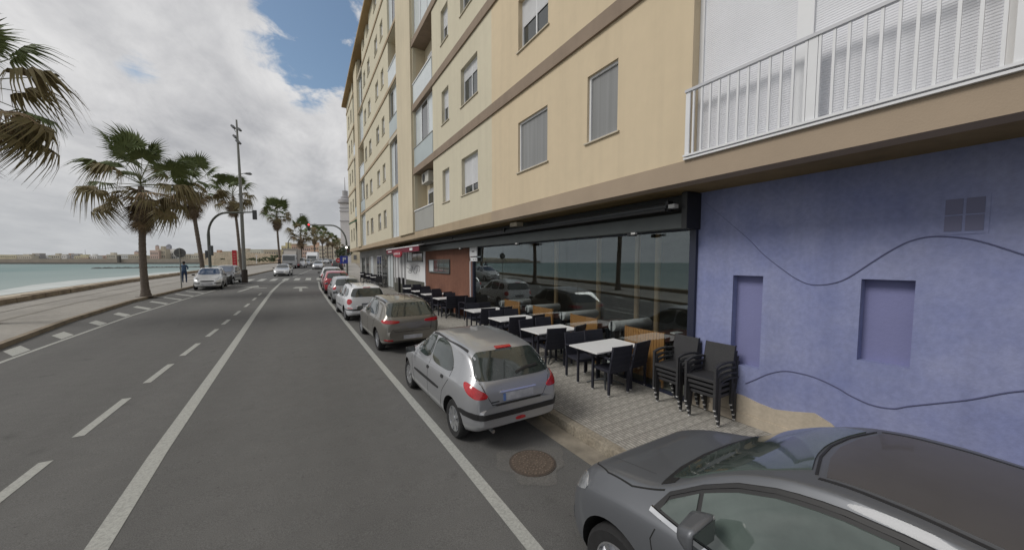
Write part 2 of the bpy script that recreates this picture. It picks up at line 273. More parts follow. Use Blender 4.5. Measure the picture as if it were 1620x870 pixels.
# ------------------------------------------------------------------ mesh helpers
class MB:
    def __init__(s): s.v = []; s.f = []; s.m = []
    def face(s, pts, mi=0):
        n = len(s.v); s.v += [tuple(p) for p in pts]; s.f.append(tuple(range(n, n+len(pts)))); s.m.append(mi)
    def box(s, x0, x1, y0, y1, z0, z1, mi=0, M=None):
        if x1 < x0: x0, x1 = x1, x0
        if y1 < y0: y0, y1 = y1, y0
        if z1 < z0: z0, z1 = z1, z0
        P = [Vector(p) for p in ((x0,y0,z0),(x1,y0,z0),(x1,y1,z0),(x0,y1,z0),(x0,y0,z1),(x1,y0,z1),(x1,y1,z1),(x0,y1,z1))]
        if M: P = [M @ p for p in P]
        n = len(s.v); s.v += [tuple(p) for p in P]
        for q in ((0,3,2,1),(4,5,6,7),(0,1,5,4),(1,2,6,5),(2,3,7,6),(3,0,4,7)): s.f.append(tuple(n+i for i in q)); s.m.append(mi)
        return s
    def tube(s, pts, rad, n=8, mi=0, cap=True):
        pts = [Vector(p) for p in pts]
        if isinstance(rad, (int, float)): rad = [rad]*len(pts)
        rings = []; up = None
        for i, p in enumerate(pts):
            d = (pts[min(i+1, len(pts)-1)] - pts[max(i-1, 0)]).normalized()
            if up is None:
                up = Vector((0,0,1)) if abs(d.z) < .9 else Vector((1,0,0))
            a = d.cross(up).normalized(); b = d.cross(a).normalized(); up = -b if False else up
            base = len(s.v)
            for k in range(n):
                t = 2*math.pi*k/n; s.v.append(tuple(p + (a*math.cos(t) + b*math.sin(t))*rad[i]))
            rings.append(base)
        for i in range(len(rings)-1):
            for k in range(n):
                s.f.append((rings[i]+k, rings[i]+(k+1) % n, rings[i+1]+(k+1) % n, rings[i+1]+k)); s.m.append(mi)
        if cap:
            s.f.append(tuple(rings[0]+k for k in range(n))[::-1]); s.m.append(mi)
            s.f.append(tuple(rings[-1]+k for k in range(n))); s.m.append(mi)
        return s
    def prism(s, poly, axis, a, b, mi=0):
        # poly in the plane normal to axis, extruded from a to b
        def pt(p, c):
            return {'x': (c, p[0], p[1]), 'y': (p[0], c, p[1]), 'z': (p[0], p[1], c)}[axis]
        n = len(poly); s.face([pt(p, a) for p in poly], mi); s.face([pt(p, b) for p in poly][::-1], mi)
        for i in range(n):
            j = (i+1) % n; s.face([pt(poly[i], a), pt(poly[i], b), pt(poly[j], b), pt(poly[j], a)], mi)
        return s
    def disc_lathe(s, prof, center=(0,0,0), axis='z', n=24, mi=0):
        # prof: list of (r, h)
        rings = []
        for r, h in prof:
            base = len(s.v); rings.append(base)
            for k in range(n):
                t = 2*math.pi*k/n; c, q = math.cos(t)*r, math.sin(t)*r
                p = {'z': (c, q, h), 'y': (c, h, q), 'x': (h, c, q)}[axis]
                s.v.append((p[0]+center[0], p[1]+center[1], p[2]+center[2]))
        for i in range(len(rings)-1):
            for k in range(n):
                s.f.append((rings[i]+k, rings[i]+(k+1) % n, rings[i+1]+(k+1) % n, rings[i+1]+k)); s.m.append(mi)
        if prof[0][0] > 1e-4: s.f.append(tuple(rings[0]+k for k in range(n))[::-1]); s.m.append(mi)
        if prof[-1][0] > 1e-4: s.f.append(tuple(rings[-1]+k for k in range(n))); s.m.append(mi)
        return s
    def mesh(s, name, mats, smooth=None, fix=True):
        me = bpy.data.meshes.new(name); me.from_pydata(s.v, [], s.f)
        if not isinstance(mats, (list, tuple)): mats = [mats]
        for m in mats: me.materials.append(m)
        if len(mats) > 1: me.polygons.foreach_set('material_index', s.m)
        if fix:
            b = bmesh.new(); b.from_mesh(me)
            if smooth is not None: bmesh.ops.remove_doubles(b, verts=b.verts, dist=1e-5)
            bmesh.ops.recalc_face_normals(b, faces=b.faces); b.to_mesh(me); b.free()
        if smooth is not None:
            me.polygons.foreach_set('use_smooth', [True]*len(me.polygons)); me.set_sharp_from_angle(angle=R(smooth))
        me.update(); return me
    def build(s, name, mats, parent=None, smooth=None, world=False, fix=True, loc=None, bevel=0):
        if world and parent is not None:
            l = parent.get('_l', parent.location) ; off = Vector(parent.location)
            if parent.parent is not None: off = off + Vector(parent.parent.location)
            s.v = [(p[0]-off.x, p[1]-off.y, p[2]-off.z) for p in s.v]
        me = s.mesh(name, mats, smooth, fix)
        if bevel:
            b = bmesh.new(); b.from_mesh(me); bmesh.ops.remove_doubles(b, verts=b.verts, dist=1e-5)
            bmesh.ops.bevel(b, geom=[e for e in b.edges if len(e.link_faces) == 2 and e.calc_face_angle(0) > .6], offset=bevel, segments=2, profile=.7, affect='EDGES')
            b.to_mesh(me); b.free()
        return place(name, me, parent, loc)
def place(name, me, parent=None, loc=None, rot=None, scale=None):
    o = bpy.data.objects.new(name, me); COL.objects.link(o)
    if parent is not None: o.parent = parent
    if loc is not None: o.location = loc
    if rot is not None: o.rotation_euler = rot
    if scale is not None: o.scale = scale if isinstance(scale, (tuple, list, Vector)) else (scale,)*3
    return o
def tag(o, label=None, cat=None, group=None, kind=None):
    if label: o['label'] = label
    if cat: o['category'] = cat
    if group: o['group'] = group
    if kind: o['kind'] = kind
    return o
def thing(name, label, cat, loc=(0,0,0), rot=(0,0,0), group=None, scale=1):
    o = bpy.data.objects.new(name, None); COL.objects.link(o); o.location = loc; o.rotation_euler = rot; o.scale = (scale,)*3
    o.empty_display_size = .3
    return tag(o, label, cat, group)
CH = {}
def kids(o): return [c for c in bpy.data.objects if c.parent == o]
def copy_tree(o, loc, rot, label, group=None, ch=None):
    r = o.copy(); COL.objects.link(r); r.location = loc; r.rotation_euler = rot; r['label'] = label
    if group: r['group'] = group
    def rec(src, dst):
        for c in ch[src]:
            d = c.copy(); COL.objects.link(d); d.parent = dst
            rec(c, d)
    rec(o, r); return r
def tree_of(o):
    allo = list(bpy.data.objects); m = {}
    for c in allo:
        if c.parent is not None: m.setdefault(c.parent, []).append(c)
    class D(dict):
        def __missing__(s, k): return []
    return D(m)

# ------------------------------------------------------------------ ground profile and street curves
def zr(y): return float(np.interp(y, [-60, 0, 25, 50, 65, 80, 100, 130, 1000], [-1.0, 0, .47, .93, 1.32, 1.68, 2.0, 2.2, 2.3]))
def curve(pts):
    xs = [a for a, b in pts]; ys = [b for a, b in pts]
    return lambda y: float(np.interp(y, xs, ys))
KL = curve([(-40, -4.5), (0, -5.9), (14, -6.66), (19, -7.15), (25, -7.35), (30, -7.05), (36, -6.75), (50, -5.1), (70, -2.7), (100, .6), (150, 6), (200, 12), (350, 32), (700, 90)])
KR = curve([(-40, 3.7), (0, 3.46), (2.0, 3.36), (3, 3.25), (5, 3.18), (20, 2.85), (30, 2.85), (38, 3.15), (50, 4.3), (70, 6.2), (100, 9.3), (150, 15), (200, 21.5), (350, 42), (700, 100)])
SW = curve([(-40, -9), (0, -10.6), (25, -11.5), (40, -11.9), (54, -11.2), (70, -9.5), (100, -6.2), (150, -1), (200, 5), (350, 25), (700, 83)])
YS = [-40, -30, -20, -10, -5] + list(np.arange(0, 60, 1.0)) + list(range(60, 150, 5)) + [160, 180, 200, 250, 300, 350, 450, 600, 700]
def ribbon(mb, fa, fb, za, zb, ys=YS, mi=0):
    n = len(mb.v)
    for y in ys: mb.v += [(fa(y), y, zr(y)+za), (fb(y), y, zr(y)+zb)]
    for i in range(len(ys)-1): mb.f.append((n+2*i, n+2*i+1, n+2*i+3, n+2*i+2)); mb.m.append(mi)
def cst(f, d): return lambda y: f(y)+d
m = MB(); ribbon(m, KL, KR, 0, 0); tag(m.build('road', asphalt), kind='structure')
# gutters / kerbs
m = MB(); ribbon(m, cst(KR, -.30), KR, .004, .006)
tag(m.build('gutter', gutter), kind='structure')
m = MB(); ribbon(m, cst(KL, -.16), cst(KL, .0), .13, .13); ribbon(m, KL, cst(KL, .001), .13, -.02)
tag(m.build('left_kerb', kerbL), kind='structure')
m = MB(); ribbon(m, SW, cst(KL, -.16), .12, .126)
tag(m.build('promenade', promen), kind='structure')
m = MB()
for a, b in ((.42, .455), (.70, .72)):
    fa = lambda y, a=a: KL(y)*(1-a) + SW(y)*a; fb = lambda y, b=b: KL(y)*(1-b) + SW(y)*b
    ribbon(m, fb, fa, .131, .131)
tag(m.build('promenade_band', promen_d), kind='structure')
# sea wall: uneven stone coping, thing
sw = thing('sea_wall', 'low brown stone sea wall running along the promenade edge above the beach', 'sea wall', (SW(0), 0, 0))
rnd = random.Random(3)
y = -20.0; cop = MB()
while y < 300:
    L_ = 1.15 + rnd.random()*.25 if y < 70 else 6
    a, b = SW(y), SW(y+L_); h = .36 + rnd.random()*.05
    z0, z1 = zr(y), zr(y+L_)
    q = MB(); o1 = rnd.random()*.05
    X0, X1 = -.42, .02
    P = [(a+X0, y+.02, z0-.6), (a+X1+o1, y+.02, z0-.6), (b+X1+o1, y+L_-.01, z1-.6), (b+X0, y+L_-.01, z1-.6), (a+X0+.05, y+.02, z0+h), (a+X1-.06+o1, y+.02, z0+h-.03), (b+X1-.06+o1, y+L_-.01, z1+h-.03), (b+X0+.05, y+L_-.01, z1+h)]
    tgt = q if 12 < y < 66 else cop
    n = len(tgt.v); tgt.v += P
    for f in ((0,3,2,1),(4,5,6,7),(0,1,5,4),(1,2,6,5),(2,3,7,6),(3,0,4,7)): tgt.f.append(tuple(n+i for i in f)); tgt.m.append(0)
    if tgt is q: q.build('coping_stone', seawallm, sw, world=True)
    y += L_
tag(cop.build('coping_run', seawallm, sw, world=True), kind='stuff')
m = MB(); ribbon(m, cst(SW, -.40), cst(SW, -.39), -8, .1); m.build('wall_base', seawallm, sw, world=True)
# beach and sea
SEA = -3.2
def shore(y): return float(np.interp(y, [-100, 60, 114, 143, 163, 208, 248, 300, 350, 420], [-30, -39, -45, -48, -50, -55, -57, -56, -54, -30]))
ysb = [-100, -40, 0, 30, 60, 85, 110, 140, 170, 200, 230, 260, 300, 350, 420]
m = MB(); n0 = 0
for y in ysb: m.v += [(SW(y)-.3, y, min(-.6, zr(y)-1.6)), (shore(y)+8, y, SEA+.9), (shore(y)-3, y, SEA-.12)]
for i in range(len(ysb)-1):
    for k in range(2): m.f.append((3*i+k, 3*i+k+1, 3*i+k+4, 3*i+k+3)); m.m.append(0)
tag(m.build('beach', sand), kind='structure')
m = MB()
for y in ysb: m.v += [(shore(y)-.2, y, SEA+.2), (shore(y)-4.6, y, SEA+.02), (shore(y)-9-3*math.sin(y*.05), y, SEA+.012)]
for i in range(len(ysb)-1):
    for k in range(2): m.f.append((3*i+k, 3*i+k+1, 3*i+k+4, 3*i+k+3)); m.m.append(0)
tag(m.build('foam_line', foam), kind='stuff')
m = MB(); m.face([(-4000, -3000, SEA), (30, -3000, SEA), (30, 4500, SEA), (-4000, 4500, SEA)]); tag(m.build('sea', seam_w), kind='structure')
# land under and beyond the street
m = MB(); ribbon(m, lambda y: max(5.4, KR(y)+2.0), lambda y: 900, -.02, -.02, YS+[1200, 3500]); ribbon(m, cst(SW, .0), lambda y: 6, -.06, -.06)
tag(m.build('ground', soil), kind='structure')
# breakwater line out on the water
bw = MB(); rnd = random.Random(11)
def atd(u, v, z=None, depth=None):
    d = dirpx(u, v); f = Vector((math.sin(R(30.394))*math.cos(R(3.614)), math.cos(R(30.394))*math.cos(R(3.614)), -math.sin(R(3.614))))
    t = (z-2.5)/d.z if z is not None else depth/d.dot(f)
    return Vector((0, 0, 2.5)) + d*t
a = atd(150, 424.5, SEA+.3); b = atd(372, 421.8, SEA+.3)
for i in range(60):
    p = a.lerp(b, i/59); s_ = 3+rnd.random()*3
    bw.disc_lathe([(.01, .9+rnd.random()*.5), (s_*.6, .6), (s_, -.5)], (p.x+rnd.uniform(-2, 2), p.y+rnd.uniform(-2, 2), SEA), n=6)
tag(bw.build('breakwater', mat('wet_rock', (.06, .065, .06), .8), ), 'dark low rock breakwater lying in the bay behind the nearest palm', 'breakwater')

# ------------------------------------------------------------------ road markings (4 mm sheets)
def mark(name, polys, mt=paintw, h=.004, kind='structure'):
    mb = MB()
    for poly in polys: mb.face([(x, y, zr(y)+h) for x, y in poly])
    return tag(mb.build(name, mt), kind=kind)
def linestrip(fx, w, ya, yb, step=1.0, h=.004):
    res = []; y = ya
    while y < yb-1e-6:
        y2 = min(yb, y+step); res.append([(fx(y)-w/2, y), (fx(y)+w/2, y), (fx(y2)+w/2, y2), (fx(y2)-w/2, y2)]); y = y2
    return res
solid = curve([(-40, -1.2), (0, -1.45), (6, -1.61), (11, -1.64), (18, -1.70), (29, -1.72), (37, -1.55), (43, -1.15), (50, -.4), (70, 2.0), (100, 5)])
mark('centre_line', linestrip(solid, .17, -30, 42)); mark('far_centre_line', linestrip(solid, .10, 47, 95))
park = curve([(-40, 2.0), (2.4, 1.66), (4.7, 1.62), (9, 1.51), (21, 1.27), (30, 1.2), (38, 1.4)])
mark('parking_line', linestrip(park, .13, -30, 38))
ledge = curve([(-40, -4.4), (5, -5.75), (13, -5.92), (20, -5.88), (26, -5.5), (32, -5.08), (40, -4.75)])
mark('left_edge_line', linestrip(ledge, .10, -30, 40))
dash = curve([(0, -2.85), (6, -2.71), (10, -2.62), (15, -2.46), (22, -2.30), (30, -2.2), (40, -2.1)])
for i, (ya, yb) in enumerate([(.3, 1.7), (2.7, 4.1), (4.9, 6.42), (7.1, 8.6), (9.46, 10.82), (11.6, 13.0), (13.94, 15.2), (16.1, 17.2), (18.35, 19.6), (21, 22.3), (23.8, 25.2), (26.5, 28)]):
    mark('lane_dash', linestrip(dash, .12, ya, yb))
for i, (y0, dx, th_) in enumerate([(7.4, .5, .68), (9.4, .5, .68), (11.4, .5, .68), (13.4, .5, .67), (15.43, .5, .66), (17.7, .58, .55), (19.75, .66, .55), (21.75, .85, .50), (23.7, 1.0, .45), (25.6, 1.1, .42), (27.5, 1.2, .40), (29.4, 1.25, .38)]):
    xr = ledge(y0)-.10; xl = xr-dx; sl_ = dx*1.55
    mark('bay_mark', [[(xr, y0), (xr, y0+th_), (xl, y0+sl_+th_), (xl, y0+sl_)]])
# zebra
x = KL(43)+.4
while x < 2.2:
    mark('crossing_bar', [[(x, 40.6), (x+.48, 40.6), (x+.62, 44.2), (x+.14, 44.2)]]); x += .98
def arrow(poly): mark('lane_arrow', [poly])
mark('lane_arrow', [[(-3.68, 29.6), (-3.50, 29.6), (-3.02, 33.4), (-3.22, 33.4)], [(-3.9, 33.0), (-2.75, 33.4), (-2.95, 34.9)], [(-3.02, 32.0), (-2.2, 32.2), (-2.2, 32.55), (-3.0, 32.4)]])
mark('lane_arrow', [[(-.12, 28.4), (.06, 28.4), (.06, 31.4), (-.12, 31.4)], [(-.55, 31.0), (.50, 31.0), (.28, 32.3), (-.36, 32.3)]])
# manhole with cement collar
mc = (2.36, 3.53)
mh = thing('manhole_cover', 'round rusty iron manhole cover in a pale cement patch between the hatchback and dark car', 'manhole', (mc[0], mc[1], zr(mc[1])+.003), (R(1.08), 0, 0))
q = MB(); q.disc_lathe([(.285, 0), (.285, .006)], n=40); q.build('frame_ring', mat('iron_rim', (.07, .055, .045), .8, nscale=30, namt=.3), mh)
q = MB(); q.disc_lathe([(.262, .005), (.262, .010)], n=40); q.build('lid', rust, mh)
q = MB()
for r_ in (.06, .11, .16, .235):
    n_ = int(r_*150)
    for k in range(n_):
        t = 2*math.pi*k/n_; c, s_ = math.cos(t)*r_, math.sin(t)*r_; q.box(c-.007, c+.007, s_-.007, s_+.007, .0105, .016)
q.build('raised_stud', mat('worn_stud', (.24, .19, .15), .6, metal=.4, nscale=40, namt=.3), mh)['kind'] = 'stuff'
q = MB(); pts = []
for k in range(28):
    t = 2*math.pi*k/28; rr = .40+.07*math.sin(3*t+1)+.04*math.sin(7*t); pts.append((mc[0]+math.cos(t)*rr*1.05, mc[1]+math.sin(t)*rr))
mark('cement_patch', [pts], patch, .0025)

# ------------------------------------------------------------------ right pavement: ribbed tiles and kerb stones
XW = 5.5                                   # shop wall line
m = MB(); ribbon(m, cst(KR, .14), lambda y: max(5.62, KR(y)+3.0), .120, .120)
pav = tag(m.build('pavement', joint), kind='structure')
def tile_mesh():
    q = MB(); s = .2; n = 4
    q.box(-s/2+.001, s/2-.001, -s/2+.001, s/2-.001, -.02, .000, 1)
    for i in range(n):
        x0 = -s/2+.009+i*.05; x1 = x0+.032
        for (a, b, c, d) in (((x0, -.098, 0), (x1, -.098, 0), (x1-.004, -.096, .006), (x0+.004, -.096, .006)), ((x1, .098, 0), (x0, .098, 0), (x0+.004, .096, .006), (x1-.004, .096, .006)), ((x0, .098, 0), (x0, -.098, 0), (x0+.004, -.096, .006), (x0+.004, .096, .006)), ((x1, -.098, 0), (x1, .098, 0), (x1-.004, .096, .006), (x1-.004, -.096, .006)), ((x0+.004, -.096, .006), (x1-.004, -.096, .006), (x1-.004, .096, .006), (x0+.004, .096, .006))): q.face([a, b, c, d])
    return q.mesh('paving_tile', [tilem, tiled], fix=False)
tm = tile_mesh(); tcount = 0; rest = MB(); rnd = random.Random(5)
spots = []
jy = 0
y = .9
while y < 30:
    x0 = KR(y)+.26; i = 0
    while x0+.2*i < XW-.02: spots.append((x0+.2*i, y)); i += 1
    y += .2
spots_near = [s for s in spots if s[1] > 1.7][:300]
ns = set(spots_near)
for (x, yy) in spots:
    z = zr(yy)+.125+rnd.uniform(-.0006, .0006)
    if (x, yy) in ns:
        place('paving_tile', tm, pav, (x, yy, z), (R(1.08)+rnd.uniform(-.0015, .0015), rnd.uniform(-.0015, .0015), 0))
    elif yy < 13:
        n = len(rest.v)
        for p in tm.vertices: rest.v.append((p.co.x+x, p.co.y+yy, p.co.z+z+p.co.y*.019))
        for p in tm.polygons: rest.f.append(tuple(n+k for k in p.vertices)); rest.m.append(p.material_index)
    else: rest.box(x-.094, x+.094, yy-.094, yy+.094, z-.02, z+.004)
r_ = rest.build('tile_field', [tilem, tiled], pav, fix=False); r_['kind'] = 'stuff'
# far pavement strip
m = MB(); ribbon(m, cst(KR, .14), lambda y: max(5.62, KR(y)+3.0), .127, .127, [29.9]+[y for y in YS if y >= 30]); tag(m.build('far_pavement', promen), kind='structure')
y = -6.0; rnd = random.Random(9)
kerb_far = MB()
while y < 120:
    L_ = .98 if y < 40 else 4
    tgt = MB() if y < 40 else kerb_far
    a, b = KR(y), KR(y+L_); z0, z1 = zr(y), zr(y+L_); e = rnd.uniform(-.004, .004)
    n = len(tgt.v)
    P = [(a, y+.006, z0-.1), (a+.15, y+.006, z0-.1), (b+.15, y+L_, z1-.1), (b, y+L_, z1-.1), (a+.02, y+.006, z0+.130+e), (a+.15, y+.006, z0+.131+e), (b+.15, y+L_, z1+.131+e), (b+.02, y+L_, z1+.130+e)]
    tgt.v += P
    for f in ((0,3,2,1),(4,5,6,7),(0,1,5,4),(1,2,6,5),(2,3,7,6),(3,0,4,7)): tgt.f.append(tuple(n+i for i in f)); tgt.m.append(0)
    if y < 40: tgt.build('kerb_stone', kerbm, pav, bevel=.01)
    y += L_
kerb_far.build('kerb_run', kerbm, pav)['kind'] = 'stuff'

# ------------------------------------------------------------------ apartment building
XF = 4.57; FZ = 3.87; FH = 2.765; NF = 6
def wall_holes(mb, X, y0, y1, z0, z1, holes, depth=.2, mi=0, both=False):
    ys = sorted({y0, y1, *[h[0] for h in holes], *[h[1] for h in holes]}); zs = sorted({z0, z1, *[h[2] for h in holes], *[h[3] for h in holes]})
    ys = [y for y in ys if y0 <= y <= y1]; zs = [z for z in zs if z0 <= z <= z1]
    for i in range(len(ys)-1):
        for j in range(len(zs)-1):
            cy, cz = (ys[i]+ys[i+1])/2, (zs[j]+zs[j+1])/2
            if any(h[0] < cy < h[1] and h[2] < cz < h[3] for h in holes): continue
            mb.face([(X, ys[i], zs[j]), (X, ys[i+1], zs[j]), (X, ys[i+1], zs[j+1]), (X, ys[i], zs[j+1])], mi)
    for (a, b, c, d) in [h[:4] for h in holes]:
        dp = depth; X2 = X+dp
        mb.face([(X, a, c), (X2, a, c), (X2, b, c), (X, b, c)], mi); mb.face([(X, a, d), (X, b, d), (X2, b, d), (X2, a, d)], mi)
        mb.face([(X, a, c), (X, a, d), (X2, a, d), (X2, a, c)], mi); mb.face([(X, b, c), (X2, b, c), (X2, b, d), (X, b, d)], mi)
WM = {}
def window(bld, y0, y1, z0, z1, kind='half', X=XF, dp=.11, near=False):
    # frame (part) > pane, roller_shutter, sill (sub-parts)
    w_, h_ = y1-y0, z1-z0; key = (round(w_, 3), round(h_, 3), kind, dp)
    if key not in WM:
        fr = MB(); t = .045
        fr.box(0, .05, 0, w_, 0, t); fr.box(0, .05, 0, w_, h_-t, h_); fr.box(0, .05, 0, t, t, h_-t); fr.box(0, .05, w_-t, w_, t, h_-t)
        if kind != 'curtain': fr.box(.005, .045, w_/2-.02, w_/2+.02, t, h_-t)
        pa = MB().box(.03, .036, .03, w_-.03, .03, h_-.03)
        sh = None
        cut = {'half': .5, 'low': .78, 'shut': .97, 'open': .12, 'curtain': 0, 'q': .3}[kind]
        if cut: sh = MB().box(.008, .022, t, w_-t, h_-t-(h_-2*t)*cut, h_-t)
        si = MB().box(-dp-.035, .0, -.05, w_+.05, -.022, .003)
        WM[key] = (fr.mesh('window', white), pa.mesh('pane', curtain if kind == 'curtain' else glassd), sh.mesh('roller_shutter', shutter) if sh else None, si.mesh('sill', sillm))
    f, p, s, i = WM[key]
    o = place('window', f, bld, (X+dp-bld.location.x, y0-bld.location.y, z0-bld.location.z))
    place('pane', p, o)
    if s: place('roller_shutter', s, o)
    place('sill', i, o)
    return o
bl = thing('apartment_building', 'long cream and peach block of flats over the shops, filling the right side', 'building', (XF, 4, 0))
def B(mb, name, mt, **k): return mb.build(name, mt, bl, world=True, **k)
TOP = FZ+FH*NF
kinds = ['half', 'low', 'shut', 'q', 'open', 'low', 'half', 'shut', 'q', 'low']
cols1 = [(4.37, 5.10, .78, 1.95), (6.32, 7.50, .76, 1.92), (9.76, 11.0, .76, 1.92), (12.10, 12.80, .78, 1.94)]
cols2 = [(22.75, 23.55, .76, 1.8), (24.45, 25.4, .76, 1.8), (27.3, 28.3, .76, 1.8), (29.25, 30.1, .76, 1.8)]
cols3 = [(37.5, 38.3, .76, 1.9), (39.3, 40.1, .76, 1.9)]
fixed = {(0, 0): 'curtain', (0, 1): 'curtain', (0, 2): 'low', (0, 3): 'shut', (1, 1): 'half', (1, 2): 'q', (1, 3): 'half'}
def holes_for(cols, extra):
    hs = []
    for f in range(NF):
        for (a, b, c, d) in cols: hs.append((a, b, FZ+f*FH+c, FZ+f*FH+d))
        for (a, b, c, d) in extra: hs.append((a, b, FZ+f*FH+c, FZ+f*FH+d))
    return hs
# walls
hB1 = holes_for(cols1[:2], [(.50, 3.06, .0, FH-.2)]); hB1b = holes_for(cols1[2:], [(13.82, 16.48, .0, FH-.2)])
m = MB(); wall_holes(m, XF, -6.0, 8.87, FZ, TOP, hB1, .14); B(m, 'peach_wall', peach)
m = MB(); wall_holes(m, XF, 8.87, 16.535, FZ, TOP, hB1b, .14); B(m, 'cream_wall', cream)
m = MB(); m.box(XF-.10, XF+1.3, 16.54, 19.2, FZ-.02, TOP); B(m, 'pier', cream2)
m = MB(); wall_holes(m, XF, 19.2, 33.0, FZ, TOP-.7, holes_for(cols2, [(19.25, 21.45, .0, FH-.25), (30.7, 32.9, .0, FH-.25)])); B(m, 'cream_wall', cream)
m = MB(); m.box(XF-.10, XF+.5, 33.0, 34.9, FZ-.02, TOP-1.5); B(m, 'pier', cream2)
m = MB(); wall_holes(m, XF, 34.9, 41.4, FZ, TOP-1.6, holes_for(cols3, [(35.0, 36.6, .0, FH-.25)])); B(m, 'cream_wall', cream)
# shell behind (end gable, back, roof)
m = MB(); m.box(XF+.01, 16, 41.38, 41.5, 3.6, TOP-1.6); m.box(15.9, 16, -6, 41.4, 0, TOP-1.6); m.box(XF+.01, 16, -6.1, -6, 0, TOP); m.box(5.65, 16, 41.38, 41.5, .5, 3.59)
B(m, 'end_wall', cream2)
# windows
wi = 0
for ci, cols in enumerate((cols1, cols2, cols3)):
    for f in range(NF):
        if ci == 2 and f == NF-1: continue
        for k, (a, b, c, d) in enumerate(cols):
            kd = fixed.get((f, k)) if ci == 0 else None
            kd = kd or kinds[(wi*7+f*3+k) % 10]; wi += 1
            window(bl, a, b, FZ+f*FH+c, FZ+f*FH+d, kd, dp=.05 if kd == 'curtain' else .11)
# floor bands
for i, (a, b) in enumerate([(-6.05, 16.55), (19.2, 33.0), (34.9, 41.45)]):
    for f in range(1, NF):
        if i > 0 and f == NF: continue
        m = MB(); z = FZ+f*FH-.205; hb = .27 if i == 0 else .17
        m.box(XF-.05, XF+.02 if False else XF+.9, a, b, z, z+hb); B(m, 'floor_band', bandm if i == 0 else fasciam)
# fascia and soffit
m = MB(); m.box(XF-.02, XF+.25, -6.1, 8.87, 3.59, FZ+.005); B(m, 'fascia', mat('mauve_tan_fascia', (.36, .285, .21), .9, nscale=.8, namt=.08, bump=.2, bscale=60))
m = MB(); m.box(XF-.02, XF+.25, 8.87, 41.5, 3.59, FZ+.005); B(m, 'fascia', fasciam)
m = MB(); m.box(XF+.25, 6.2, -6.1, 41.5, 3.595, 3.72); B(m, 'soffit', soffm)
# eaves with brown underside, falling slightly along the street
def slab(name, ya, yb, za, zb, x0, x1, h, mt):
    q = MB(); P = [(x0, ya, za), (x1, ya, za), (x1, yb, zb), (x0, yb, zb), (x0, ya, za+h), (x1, ya, za+h), (x1, yb, zb+h), (x0, yb, zb+h)]
    q.v += P
    for f in ((0,3,2,1),(4,5,6,7),(0,1,5,4),(1,2,6,5),(2,3,7,6),(3,0,4,7)): q.f.append(f); q.m.append(0)
    return B(q, name, mt)
slab('eave', -6.1, 19.2, TOP+.02, TOP+.02, XF-.35, 16, .25, eavem)
slab('eave', 19.2, 33.0, 19.85, 19.1, XF-.42, 16, .2, eavem)
slab('eave', 33.0, 41.7, 19.1, 18.35, XF-.42, 16, .2, eavem)
